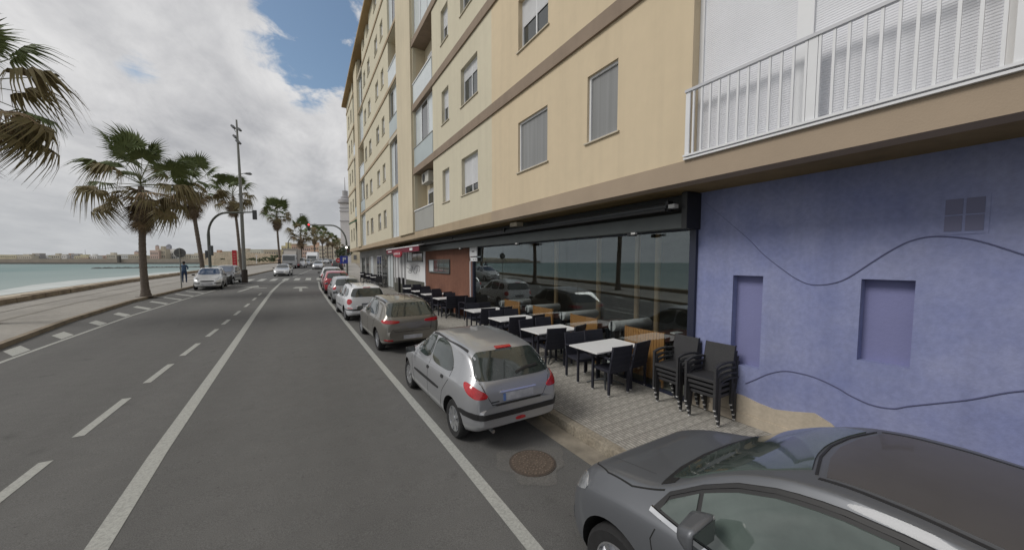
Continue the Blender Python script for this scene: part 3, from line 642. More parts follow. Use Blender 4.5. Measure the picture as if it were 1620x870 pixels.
# balconies
def rail_bars(par, y0, y1, z0, z1, X, n, r=.011, mt=white, individual=True):
    me = MB().box(-r, r, -r, r, 0, z1-z0).mesh('bar', mt)
    if individual:
        for i in range(n):
            yy = y0+(y1-y0)*i/(n-1); place('bar', me, par, (X-bl.location.x, yy-bl.location.y, z0))
def balcony(y0, y1, f, style, depth=1.0, cols=cream):
    z0 = FZ+f*FH; z1 = z0+FH-.2 if y0 < 17 else z0+FH-.25
    par = bl
    if style in ('open', 'ac'):
        q = MB(); X2 = XF+depth
        q.box(X2, X2+.1, y0-.05, y1+.05, z0-.1, z1+.1); q.box(XF+.02, X2, y0-.1, y0-.001, z0-.05, z1+.05); q.box(XF+.02, X2, y1+.001, y1+.1, z0-.05, z1+.05); q.box(XF+.2, X2, y0-.02, y1+.02, z1+.001, z1+.1); q.box(XF+.02, X2, y0-.02, y1+.02, z0-.1, z0+.02)
        B(q, 'balcony_recess', cream2)
        window(bl, y0+.75, y1-.4, z0+.75, z0+1.85, 'open', X=X2-.17-.06, dp=.17) if style == 'ac' else window(bl, y0+.8, y1-.6, z0+.05, z0+2.0, 'half', X=X2-.17-.06, dp=.17)
        q = MB(); q.box(XF-.02, XF+.03, y0+.02, y1-.02, z0+.02, z0+.90); p = B(q, 'balcony_panel', graypanel if style == 'ac' else whitep)
        q = MB(); q.box(XF-.05, XF+.06, y0+.02, y1-.02, z0+.905, z0+.95); B(q, 'handrail', white)
        if style == 'ac':
            ac = MB(); ac.box(X2-.36, X2-.06, y0+1.25, y0+2.2, z0+2.06, z0+2.50); o = B(ac, 'air_conditioner', acm)
            g = MB(); g.disc_lathe([(.17, 0), (.17, .012)], (X2-.375, y0+1.9, z0+2.28), 'x', 20); g.build('fan_grille', blackpl, o, world=False).location = (0, 0, 0)
            for c in kids(o):
                c.location = (-bl.location.x, -bl.location.y, 0)
    elif style in ('white', 'whitegap', 'rail'):
        q = MB(); n = max(2, int((y1-y0)/.7))
        q.box(XF+.10, XF+.16, y0, y1, z0, z0+.06); q.box(XF+.10, XF+.16, y0, y1, z1-.06, z1)
        for i in range(n+1):
            yy = y0+(y1-y0)*i/n; q.box(XF+.098, XF+.162, max(y0, yy-.03), min(y1, yy+.03), z0+.06, z1-.06)
        fr = B(q, 'enclosure_frame', white)
        for i in range(n):
            a = y0+(y1-y0)*i/n+.035; b = y0+(y1-y0)*(i+1)/n-.035
            dk = style != 'white' and i == (f % n)
            pm = MB().box(XF+.12, XF+.14, a, b, z0+.065, z1-.065)
            pm.build('enclosure_panel', whitep if not dk else glassd, fr).location = (-bl.location.x, -bl.location.y, 0)
        if style == 'rail':
            q = MB(); q.box(XF-.02, XF+.02, y0+.02, y1-.02, z0+.9, z0+.94); B(q, 'handrail', galv)
            q = MB(); q.box(XF-.008, XF+.008, y0+.03, y1-.03, z0+.04, z0+.9); B(q, 'rail_panel', mat('frosted_rail_panel', (.36, .42, .43), .3, nscale=1, namt=.08))
        if style == 'whitegap':
            q = MB(); q.box(XF-.06, XF+.1, y0+.02, y1-.02, z1-.05, z1+.12); B(q, 'awning_box', sillm)
for f, s in enumerate(['ac', 'rail', 'open', 'white', 'whitegap', 'white']): balcony(13.82, 16.48, f, s, .55)
for f, s in enumerate(['white', 'whitegap', 'rail', 'open', 'whitegap']): balcony(19.25, 21.45, f, s, .8)
for f, s in enumerate(['white', 'rail', 'open', 'white', 'whitegap']): balcony(30.7, 32.9, f, s, .8)
for f, s in enumerate(['white', 'rail', 'whitegap', 'open', 'white']): balcony(35.0, 36.6, f, s, .8)
q = MB(); q.prism([(XF-.6, 6.02), (XF-.58, 5.98), (XF, 6.28), (XF, 6.34)], 'y', 34.95, 36.7); B(q, 'green_blind', greenaw)
# near balcony (large, white shutters behind white bars)
for f in range(2):
    z0 = FZ+f*FH; z1 = z0+FH-.2
    Xs = XF+.16
    q = MB(); q.box(Xs-.02, Xs+.05, .50, .58, z0, z1); q.box(Xs-.03, Xs+.05, 1.79, 1.94, z0, z1); q.box(Xs-.02, Xs+.05, 3.0, 3.06, z0, z1); B(q, 'shutter_post', white)
    for a, b in ((.58, 1.79), (1.94, 3.0)):
        q = MB(); nsl = 100; hh = (z1-z0)/nsl
        for i in range(nsl): q.prism([(Xs+.003, z0+i*hh), (Xs, z0+i*hh+.005), (Xs, z0+(i+1)*hh-.006), (Xs+.003, z0+(i+1)*hh-.001), (Xs+.02, z0+(i+1)*hh), (Xs+.02, z0+i*hh)], 'y', a, b)
        o = B(q, 'shutter_slats', mat('white_slat', (.72, .73, .77), .5, nscale=3, namt=.03)); o['kind'] = 'stuff'
    q = MB(); q.box(XF-.06, XF-.01, .44, 3.12, z0+.885, z0+.92); B(q, 'handrail', mat('pale_rail_metal', (.50, .51, .54), .45))
    q = MB(); q.box(XF-.07, XF+.0, .44, 3.12, z0+.045, z0+.07); q.box(XF-.06, XF+.14, .44, 3.12, z0+.007, z0+.03); B(q, 'bottom_rail', white)
    rail_bars(bl, .55, 3.0, z0+.07, z0+.885, XF-.035, 23)
    for a_, b_ in ((1.68, 1.76), (.44, .50), (3.05, 3.11)): B(MB().box(XF-.045, XF-.025, a_, b_, z0+.07, z0+.885), 'rail_post', white)

# ------------------------------------------------------------------ ground floor: blue wall with niches
ZS = 3.6
nich = [(2.53, 2.93, 1.0, 2.31), (1.10, 1.52, 1.38, 2.31)]
q = MB(); wall_holes(q, XW, -6.0, 3.49, -.2, ZS, nich, .13); blw = B(q, 'blue_wall', bluew)
for (a, b, c, d) in nich: B(MB().box(XW+.125, XW+.2, a-.01, b+.01, c-.01, d+.01), 'niche_back', nichem)
def ribbon_curve(pts, wd, X, thin=False):
    pts = [Vector((p[0], p[1])) for p in pts]; out_ = []
    # catmull
    sm = []
    for i in range(len(pts)-1):
        p0, p1, p2, p3 = pts[max(i-1, 0)], pts[i], pts[i+1], pts[min(i+2, len(pts)-1)]
        for k in range(8):
            t = k/8; sm.append(.5*((2*p1)+(-p0+p2)*t+(2*p0-5*p1+4*p2-p3)*t*t+(-p0+3*p1-3*p2+p3)*t**3))
    sm.append(pts[-1]); q = MB(); q.tube([(X, p.x, p.y) for p in sm], [wd*(max(.2, min(1, (3.4-p.x)/1.7)) if thin else 1) for p in sm], 6); return q
s9 = .9244
def wz(z): return 2.5+(z-2.5)*s9
c1 = [(3.68, 3.52), (3.0, 2.89), (2.75, 2.62), (2.48, 2.39), (2.30, 2.26), (2.14, 2.20), (1.95, 2.22), (1.78, 2.3), (1.56, 2.5), (1.40, 2.64), (1.25, 2.74), (1.07, 2.78), (.81, 2.73), (.5, 2.57), (.1, 2.35), (-.6, 2.2), (-1.4, 2.5), (-2.4, 2.7)]
c2 = [(2.92, .61), (2.8, .70), (2.62, .84), (2.45, .93), (2.3, .96), (2.05, .95), (1.81, .88), (1.68, .82), (1.48, .77), (1.3, .79), (1.16, .87), (.77, 1.07), (.44, 1.27), (0, 1.4), (-.8, 1.3), (-2, 1.0)]
B(ribbon_curve([(a*s9, wz(z)) for a, z in c1], .008, XW-.002, True), 'wavy_moulding', blued, smooth=40)
B(ribbon_curve([(a*s9, wz(z)) for a, z in c2], .008, XW-.002), 'wavy_moulding', blued, smooth=40)
q = MB(); cp = [(3.49, .62), (3.2, .60), (2.95, .575), (2.71, .57), (2.52, .53), (2.32, .51), (2.11, .555), (1.88, .62), (1.71, .55), (1.60, .46), (1.45, .34), (1.25, .2), (1.0, .08), (.7, .02), (-2, .0)]
poly = cp+[(-2, -.2), (3.49, -.2)]
q.prism(poly, 'x', XW-.02, XW+.02); B(q, 'cream_plinth', creamp)
B(MB().box(XW-.034, XW-.02, 1.2, 3.49, -.1, .31), 'plinth_base', creamp)
# vent: 2x2 dark panes with pale cross
ov = (.695, .935, 2.80, 3.11)
q = MB(); my, mz = (ov[0]+ov[1])/2, (ov[2]+ov[3])/2
vb = B(MB().box(XW-.006, XW+.01, ov[0]-.03, ov[1]+.03, ov[2]-.03, ov[3]+.03), 'vent_frame', bluew)
for a, b in ((ov[0], my-.01), (my+.01, ov[1])):
    for c, d in ((ov[2], mz-.006), (mz+.006, ov[3])):
        MB().box(XW-.011, XW-.004, a, b, c, d).build('vent_louvre', mat('vent_dark', (.155, .16, .255), .8), vb).location = (-bl.location.x, -bl.location.y, 0)
# storefront glazing
GY0, GY1, GZ = 3.51, 12.1, 3.02
fr = MB(); fr.box(XW-.06, XW+.06, 3.49, 3.60, .05, 3.59); fr.box(XW-.05, XW+.05, 3.6, GY1, GZ, GZ+.05); fr.box(XW-.05, XW+.05, 3.6, GY1, .12, .24); fr.box(XW-.05, XW+.05, GY1, GY1+.08, .2, 3.1)
B(fr, 'storefront_frame', mat('storefront_dark_frame', (.022, .026, .05), .4))
npn = 8; wv_ = (GY1-3.6)/npn
for i in range(npn):
    a = 3.6+i*wv_; B(MB().box(XW+.0, XW+.008, a+.004, a+wv_-.004, zr(a)+.14, GZ), 'glass_pane', shopglass)
# dark lintel box with awning roller
q = MB(); q.box(XW-.30, XW+.06, 3.49, 20.2, GZ+.02, GZ+.25); B(q, 'lintel', lintelm)
q = MB(); q.box(XW-.10, XW+.06, 3.49, 20.2, GZ+.25, ZS-.008); B(q, 'lintel_back', dark)
q = MB(); q.box(XW-.36, XW-.0, 3.46, 3.55, GZ+.0, ZS-.02); B(q, 'lintel_cheek', dark)
aw = thing('rolled_awning', 'long rolled up black awning under the overhang above the cafe glazing', 'awning', (5.1, 3.6, 3.3))
for a, b in ((3.72, 8.9), (9.0, 13.0), (13.1, 16.9), (17.0, 19.9)):
    q = MB(); q.tube([(5.06, a, 3.38), (5.06, b, 3.38)], .055, 14); q.build('awning_roll', darkgrey, aw, world=True, smooth=40)
    q = MB(); q.box(5.00, 5.12, a-.03, a+.02, 3.30, 3.46); q.build('bracket', dark, aw, world=True)
q = MB(); q.box(4.96, 5.03, 3.72, 19.9, 3.305, 3.345); q.build('front_bar', dark, aw, world=True)
q = MB(); q.box(5.0, 5.10, 3.58, 3.72, 3.34, 3.40); q.build('roller_motor', glide, aw, world=True)
for (yy) in (4.55, 8.55, 12.6):
    sp_ = thing('floodlight', {4.55: 'small floodlight under the lintel nearest the blue wall', 8.55: 'small floodlight under the lintel above the third table', 12.6: 'small floodlight under the lintel beside the terracotta wall'}[yy], 'floodlight', (5.18, yy, GZ+.02), group='floodlights under the cafe lintel')
    MB().box(-.05, .05, -.07, .07, -.07, -.01).build('lamp_head', dark, sp_, bevel=.01); MB().box(-.10, -.045, -.15, -.06, -.05, -.015).build('lamp_glass', glide, sp_)
q = MB(); q.box(4.95, 5.15, 8.2, 8.55, 3.46, 3.56); B(q, 'junction_box', sillm)
# terracotta wall
def rect_window(name, y0, y1, z0, z1, X, n, framem, panem):
    q = MB(); t = .03; q.box(X-.03, X+.05, y0-t, y1+t, z0-t-.03, z0); q.box(X-.02, X+.05, y0-t, y1+t, z1, z1+t); q.box(X-.02, X+.05, y0-t, y0, z0, z1); q.box(X-.02, X+.05, y1, y1+t, z0, z1)
    for i in range(1, n): yy = y0+(y1-y0)*i/n; q.box(X-.01, X+.04, yy-.015, yy+.015, z0, z1)
    o = B(q, name, framem)
    for i in range(n):
        a, b = y0+(y1-y0)*i/n+.016, y0+(y1-y0)*(i+1)/n-.016
        MB().box(X+.0, X+.02, a, b, z0, z1).build('pane', panem if i != n-1 else whitep, o).location = (-bl.location.x, -bl.location.y, 0)
q = MB(); q.box(XW, XW+.2, 12.18, 18.1, .2, 3.3); B(q, 'terracotta_wall', brick_r)
rect_window('shop_window', 14.6, 17.4, 2.07, 2.60, XW-.03, 4, lintelm, glassd)
# white shop wall with drawing, dark plinth, striped panels
q = MB(); q.box(XW-.01, XW+.2, 18.1, 25.2, 1.48, 3.4); B(q, 'white_wall', whitewall)
q = MB(); q.box(XW-.015, XW+.2, 18.1, 25.2, .3, 1.48); B(q, 'dark_plinth', dkplinth)
q = MB(); q.box(XW-.04, XW+.0, 18.05, 18.16, .45, 3.3); B(q, 'corner_strip', white)
rect_window('shop_window', 18.5, 21.5, 2.58, 3.15, XW-.03, 3, darkgrey, glassd)
for i in range(4):
    a = 22.0+i*.85; q = MB(); q.box(XW-.03, XW-.012, a, a+.45, 1.15, 3.05); B(q, 'grey_stripe', mat('grey_stripe', (.30, .30, .31), .8))
for yy in (22.35, 23.4): q = MB(); q.box(XW-.14, XW-.05, yy, yy+.18, .5, 1.55); B(q, 'black_post', dark)
def wp(u, v, X=XW-.015):                     # drawing strokes measured on the wall plane
    d = dirpx(u, v); t = X/d.x; p = Vector((0, 0, 2.5))+d*t; return (p.y, p.z)
for st in [[(775, 400), (815, 418), (855, 440), (875, 432)], [(830, 470), (845, 485), (868, 488), (880, 470), (868, 462), (840, 466)], [(878, 400), (886, 425), (884, 452)], [(895, 402), (893, 430), (905, 440)], [(905, 468), (925, 412), (950, 400), (975, 408), (982, 440), (970, 475)], [(905, 470), (915, 492), (935, 494), (945, 470), (950, 440)], [(850, 450), (870, 455), (900, 452)]]:
    B(ribbon_curve([wp(540+a/7.906, 370+b/7.906) for a, b in st], .012, XW-.015), 'wall_drawing', mat('drawing_grey', (.12, .12, .13), .8))
# poster / white framed sign beside the door
ps_ = thing('sign_panel', 'tall white framed menu sign panel beside the cafe glazing and terracotta wall', 'sign', (XW-.08, 12.3, .4))
MB().box(-.02, .02, -.62, .0, 2.32, 2.66).build('header', white, ps_); MB().box(-.02, .02, -.62, .0, 2.14, 2.28).build('notice', white, ps_)
MB().box(-.02, .02, -.05, .0, 0, 2.3).build('post', white, ps_)
MB().box(-.024, -.02, -.42, -.22, 2.47, 2.51).build('lettering', dark, ps_)
q = MB()
for a in (-.55, -.40, -.12): q.box(-.024, -.02, a, a+.09, 2.19, 2.215)
q.build('lettering', dark, ps_)
# far shopfront
q = MB(); q.box(XW, XW+.1, 25.2, 41.4, .4, 3.6); B(q, 'far_shop_wall', mat('grey_shop_wall', (.28, .28, .27), .7, nscale=1, namt=.15))
for i, (a, b) in enumerate([(25.4, 27.2), (27.4, 29.2), (29.4, 31.5), (33.2, 34.4), (35.6, 37), (38, 40)]):
    q = MB(); z0 = zr(a)+.25; q.box(XW-.03, XW+.0, a, b, z0, z0+.06); q.box(XW-.03, XW+.0, a, b, 2.95, 3.02); q.box(XW-.03, XW+.0, a, a+.06, z0, 3); q.box(XW-.03, XW+.0, b-.06, b, z0, 3); q.box(XW-.03, XW, (a+b)/2-.03, (a+b)/2+.03, z0, 3)
    o = B(q, 'shop_window', white if i in (2, 3) else galv)
    MB().box(XW-.012, XW-.006, a+.05, b-.05, z0+.05, 2.97).build('pane', glassd if i % 3 else whitep, o).location = (-bl.location.x, -bl.location.y, 0)
# red awning
ra = thing('red_awning', 'wine red awning with white edge and a hanging scalloped red emblem over the white shop', 'awning', (4.95, 21, 3.2))
q = MB(); q.prism([(4.70, 3.262), (4.70, 3.30), (5.5, 3.50), (5.5, 3.46)], 'y', 16.5, 23.7); q.build('canopy', white, ra, world=True)
q = MB(); q.box(4.72, 4.75, 16.5, 23.7, 3.02, 3.26); q.build('valance', awnred, ra, world=True)
q = MB(); q.prism([(19.5, 3.06), (19.35, 2.95), (19.45, 2.84), (19.8, 2.77), (20.3, 2.77), (20.8, 2.80), (21.2, 2.88), (21.3, 2.98), (21.1, 3.06), (20.3, 3.12)], 'x', 4.60, 4.66); q.build('emblem', mat('emblem_red', (.30, .018, .035), .6), ra, world=True)
q = MB()
for a in (19.7, 20.0, 20.3, 20.6, 20.9): q.box(4.585, 4.6, a, a+.10, 2.87+(a % .3)*.2, 2.99+(a % .3)*.2)
q.box(4.705, 4.72, 17.6, 18.1, 3.08, 3.2); q.box(4.705, 4.72, 22.2, 23.2, 3.1, 3.16)
q.build('white_marks', white, ra, world=True)

# ------------------------------------------------------------------ cafe interior behind the glass
q = MB(); q.box(XW+.07, 10.5, 3.3, 12.2, -.1, .19)
tag(q.build('cafe_floor', interior_f), kind='structure')
q = MB(); q.box(10.4, 10.5, 3.3, 12.3, .1, 3.6); q.box(XW+.08, 10.4, 12.12, 12.17, .1, 3.6); q.box(XW+.21, 10.4, 3.3, 3.4, .1, 3.6)
B(q, 'inner_wall', interior_w)
for i, (u) in enumerate((1040, 1008, 947, 880)):
    X = 7.5; d = dirpx(u, 451); t = X/d.x; Y = d.y*t
    if Y < 12: q = MB(); q.tube([(X, Y, .19), (X, Y, 3.55)], .07, 14); B(q, 'inner_column', colw, smooth=40)
TY = [4.83, 6.55, 8.20, 9.85]
for i, ty in enumerate(TY):
    zf = .19; za = zr(ty)+.13
    pn = thing('slatted_partition', ['orange wooden slat partition behind the glass beside the nearest white table', 'orange wooden slat partition behind the glass beside the second white table', 'orange wooden slat partition behind the glass beside the third white table', 'orange wooden slat partition behind the glass beside the fourth white table'][i], 'partition', (XW+.16, ty, zf), group='booth partitions inside the cafe')
    y0 = -.60; hgt = 1.12-zf+zr(ty)
    sl = MB().box(0, .02, 0, .052, .12, hgt).mesh('slat', wood)
    for k in range(14): place('slat', sl, pn, (0, y0+k*.06, 0))
    q = MB(); q.box(.022, .04, y0, y0+.84, .15, .25); q.box(.022, .04, y0, y0+.84, hgt-.1, hgt-.02); q.box(0, .04, y0-.04, y0-.002, 0, hgt+.01); q.box(0, .04, y0+.84, y0+.88, 0, hgt+.01); q.build('frame', wood, pn)
    it = thing('booth_table', ['dark wooden table inside behind the nearest partition', 'dark wooden table inside behind the second partition', 'dark wooden table inside behind the third partition', 'dark wooden table inside behind the fourth partition'][i], 'table', (XW+1.0, ty-.15, zf), group='tables inside the cafe')
    MB().box(-.75, .8, -.38, .38, .78, .82).build('table_top', darkwood, it, bevel=.006); MB().box(-.04, .04, -.04, .04, .02, .78).build('pedestal', dark, it); MB().box(-.25, .25, -.25, .25, 0, .02).build('foot_plate', dark, it)
    for (dx, dy, lr) in ((-.45, .05, 'right'), (-.45, .14, 'left')):
        gl = MB(); gl.disc_lathe([(.03, 0), (.034, .11), (.03, .11), (.026, .01)], n=12)
        tag(gl.build('tumbler', glide, None, loc=(XW+1+dx, ty-.15+dy, zf+.82), smooth=40), '%s hand small white pot standing on the %s dark table inside the cafe' % (lr, ['nearest', 'second', 'third', 'fourth'][i]), 'pot', 'pots on the cafe tables')
    npk = MB(); npk.box(-.12, .12, -.07, .07, 0, .02); tag(npk.build('napkin', white, None, loc=(XW+1.3, ty-.1, zf+.82)), 'folded white napkin on the %s dark table inside the cafe' % ['nearest', 'second', 'third', 'fourth'][i], 'napkin', 'napkins on the cafe tables')
    be = thing('booth_bench', ['pale bench with a grey bolster inside the glass, nearest to the blue wall', 'pale bench with a grey bolster inside the glass, second from the blue wall', 'pale bench with a grey bolster inside the glass, third from the blue wall', 'pale bench with a grey bolster inside the glass, farthest from the blue wall'][i], 'bench', (XW+.25, ty+.72, zf), group='benches inside the cafe')
    MB().box(0, 1.7, -.2, .22, 0, .42).build('bench_base', white, be, bevel=.01); MB().box(0, 1.7, -.22, .24, .42, .52).build('seat_cushion', mat('dark_vinyl', (.03, .03, .035), .5), be, bevel=.02)
    q = MB(); q.disc_lathe([(.001, 0), (.10, 0), (.11, .02), (.11, 1.15), (.10, 1.18), (.001, 1.18)], (0, 0, .93), 'x', 20); q.build('bolster', bolst, be, smooth=50)
    q = MB(); q.box(-.03, -.012, -.012, .012, .5, 1.05); q.build('bolster_bracket', dark, be)

# ------------------------------------------------------------------ chairs and tables on the pavement
def chair_proto(wm):
    t = thing('wicker_chair', '', 'chair', (0, 0, 0), group='dark wicker cafe chairs')
    W2, D2 = .222, .225
    q = MB(); q.box(-D2, D2, -W2+.02, W2-.02, .385, .43); q.build('seat', wm, t, bevel=.008)
    q = MB(); q.prism([(-D2-.005, .40), (-D2+.03, .40), (-D2-.055, .86), (-D2-.085, .86)], 'y', -W2+.005, W2-.005); q.build('backrest', wm, t, bevel=.006)
    for sx in (-1, 1):
        for sy in (-1, 1):
            q = MB(); x0 = sx*D2*.93; y0 = sy*(W2-.005); top = .62 if sx > 0 else .40
            q.prism([(x0-.018, .02), (x0+.018, .02), (x0+.022, top), (x0-.022, top)], 'y', y0-.017, y0+.017)
            l = q.build('leg', wm, t)
            g = MB(); g.tube([(x0, y0, 0), (x0, y0, .022)], .019, 8); g.build('foot', glide, l)
    for sy in (-1, 1):
        q = MB(); pts = [(-D2-.03, .635), (-.05, .655), (.1, .648), (D2+.005, .61)]
        for i in range(3):
            (a, b), (c, d) = pts[i], pts[i+1]; q.prism([(a, b-.013), (c, d-.013), (c, d+.013), (a, b+.013)], 'y', sy*(W2-.005)-.022, sy*(W2-.005)+.022)
        q.build('armrest', wm, t)
    return t
cA = chair_proto(wicker); cB = chair_proto(wickern)
CT = tree_of(cA); used = {cA: False, cB: False}
def put_chair(p, x, y, z, rz, label, group, tilt=0):
    if not used[p]:
        used[p] = True; p.location = (x, y, z); p.rotation_euler = (0, tilt, rz); p['label'] = label; p['group'] = group; return p
    return copy_tree(p, (x, y, z), (0, tilt, rz), label, group, CT)
def table_proto():
    t = thing('cafe_table', '', 'table', (0, 0, 0), group='white topped cafe tables')
    MB().box(-.575, .575, -.365, .365, .715, .74).build('table_top', tabletop, t, bevel=.004)
    MB().tube([(0, 0, .05), (0, 0, .715)], .03, 12).build('column', darkgrey, t, smooth=40)
    for k in range(4):
        a = R(45+90*k); q = MB(); c, s_ = math.cos(a), math.sin(a)
        q.tube([(0, 0, .10), (c*.12, s_*.12, .085), (c*.26, s_*.26, .045), (c*.34, s_*.34, .018)], [.022, .02, .018, .014], 8); q.build('foot', darkgrey, t, smooth=50)
    return t
tp = table_proto(); TT = tree_of(tp)
ordn = ['nearest', 'second', 'third', 'fourth']
for i, ty in enumerate(TY):
    z = zr(ty)+.134
    lab = 'white topped terrace table, %s of the four against the cafe glass' % ordn[i]
    if i == 0: tp.location = (4.86, ty, z); tp['label'] = lab
    else: copy_tree(tp, (4.86, ty, z), (0, 0, 0), lab, 'white topped cafe tables', TT)
    for k, (cx, cy, rz, where) in enumerate([(4.70, ty-.26, R(84), 'road-side end of its near side'), (5.24, ty-.22, R(99), 'glass-side end of its near side'), (4.72, ty+.48, R(-90), 'road-side end of its far side'), (5.22, ty+.50, R(-90), 'glass-side end of its far side')]):
        put_chair(cB, cx+random.uniform(-.02, .02), cy+random.uniform(-.03, .03), zr(cy)+.134, rz+R(random.uniform(-9, 9)), 'dark wicker chair at the %s table by the glass, %s' % (ordn[i], where), 'wicker chairs at the tables by the cafe glass')
TY2 = [13.3, 14.95, 16.5, 18.1]
for i, ty in enumerate(TY2):
    copy_tree(tp, (5.0, ty, zr(ty)+.134), (0, 0, 0), 'white topped terrace table, %s of the four beside the terracotta wall' % ordn[i], 'white topped tables by the terracotta wall', TT)
    for k, (cx, cy, rz, wh) in enumerate([(4.85, ty-.26, 90, 'near side towards the road'), (5.3, ty-.28, 92, 'near side towards the wall'), (4.78, ty+.5, -88, 'far side towards the road'), (5.25, ty+.5, -92, 'far side towards the wall')]):
        put_chair(cB, cx, cy, zr(cy)+.134, R(rz+random.uniform(-10, 10)), 'dark wicker chair at the %s table by the terracotta wall, %s' % (ordn[i], wh), 'wicker chairs at the terracotta wall tables')
    if i < 1: put_chair(cB, 5.3, ty-.95, zr(ty)+.134, R(95), 'dark wicker chair standing spare against the terracotta wall', 'wicker chairs at the terracotta wall tables')
# stacked chairs facing the road
lev = ['bottom', 'second', 'third', 'top']
for si, (sx, sy, nm) in enumerate([(5.20, 3.02, 'right hand stack by the blue wall'), (5.22, 3.60, 'left hand stack beside the cafe frame')]):
    for k in range(4):
        put_chair(cA, sx-.03*k+.02, sy+random.uniform(-.008, .008), zr(sy)+.134+.078*k, R(180+(-2 if si else 1)), 'dark grey wicker armchair, %s of the %s' % (lev[k], nm), 'stacked wicker armchairs')
# far cafe: round-ish metal chairs and tables
for i, (x, y, mm) in enumerate([(4.9, 28.4, 0), (4.9, 30.6, 0), (4.75, 33.2, 1)]):
    copy_tree(tp, (x, y, zr(y)+.134), (0, 0, R(90)), ['white terrace table outside the far shop, nearest to the striped wall', 'white terrace table outside the far shop, middle one', 'white terrace table outside the far shop, farthest'][i], 'tables outside the far shop', TT)
    for j, dy in enumerate((-.75, .75)):
        put_chair(cB if j else cA, x, y+dy, zr(y+dy)+.134, R(90 if dy < 0 else -90), 'dark terrace chair outside the far shop, %s side of the %s table' % ('far' if j else 'near', ['nearest', 'middle', 'farthest'][i]), 'chairs outside the far shop')

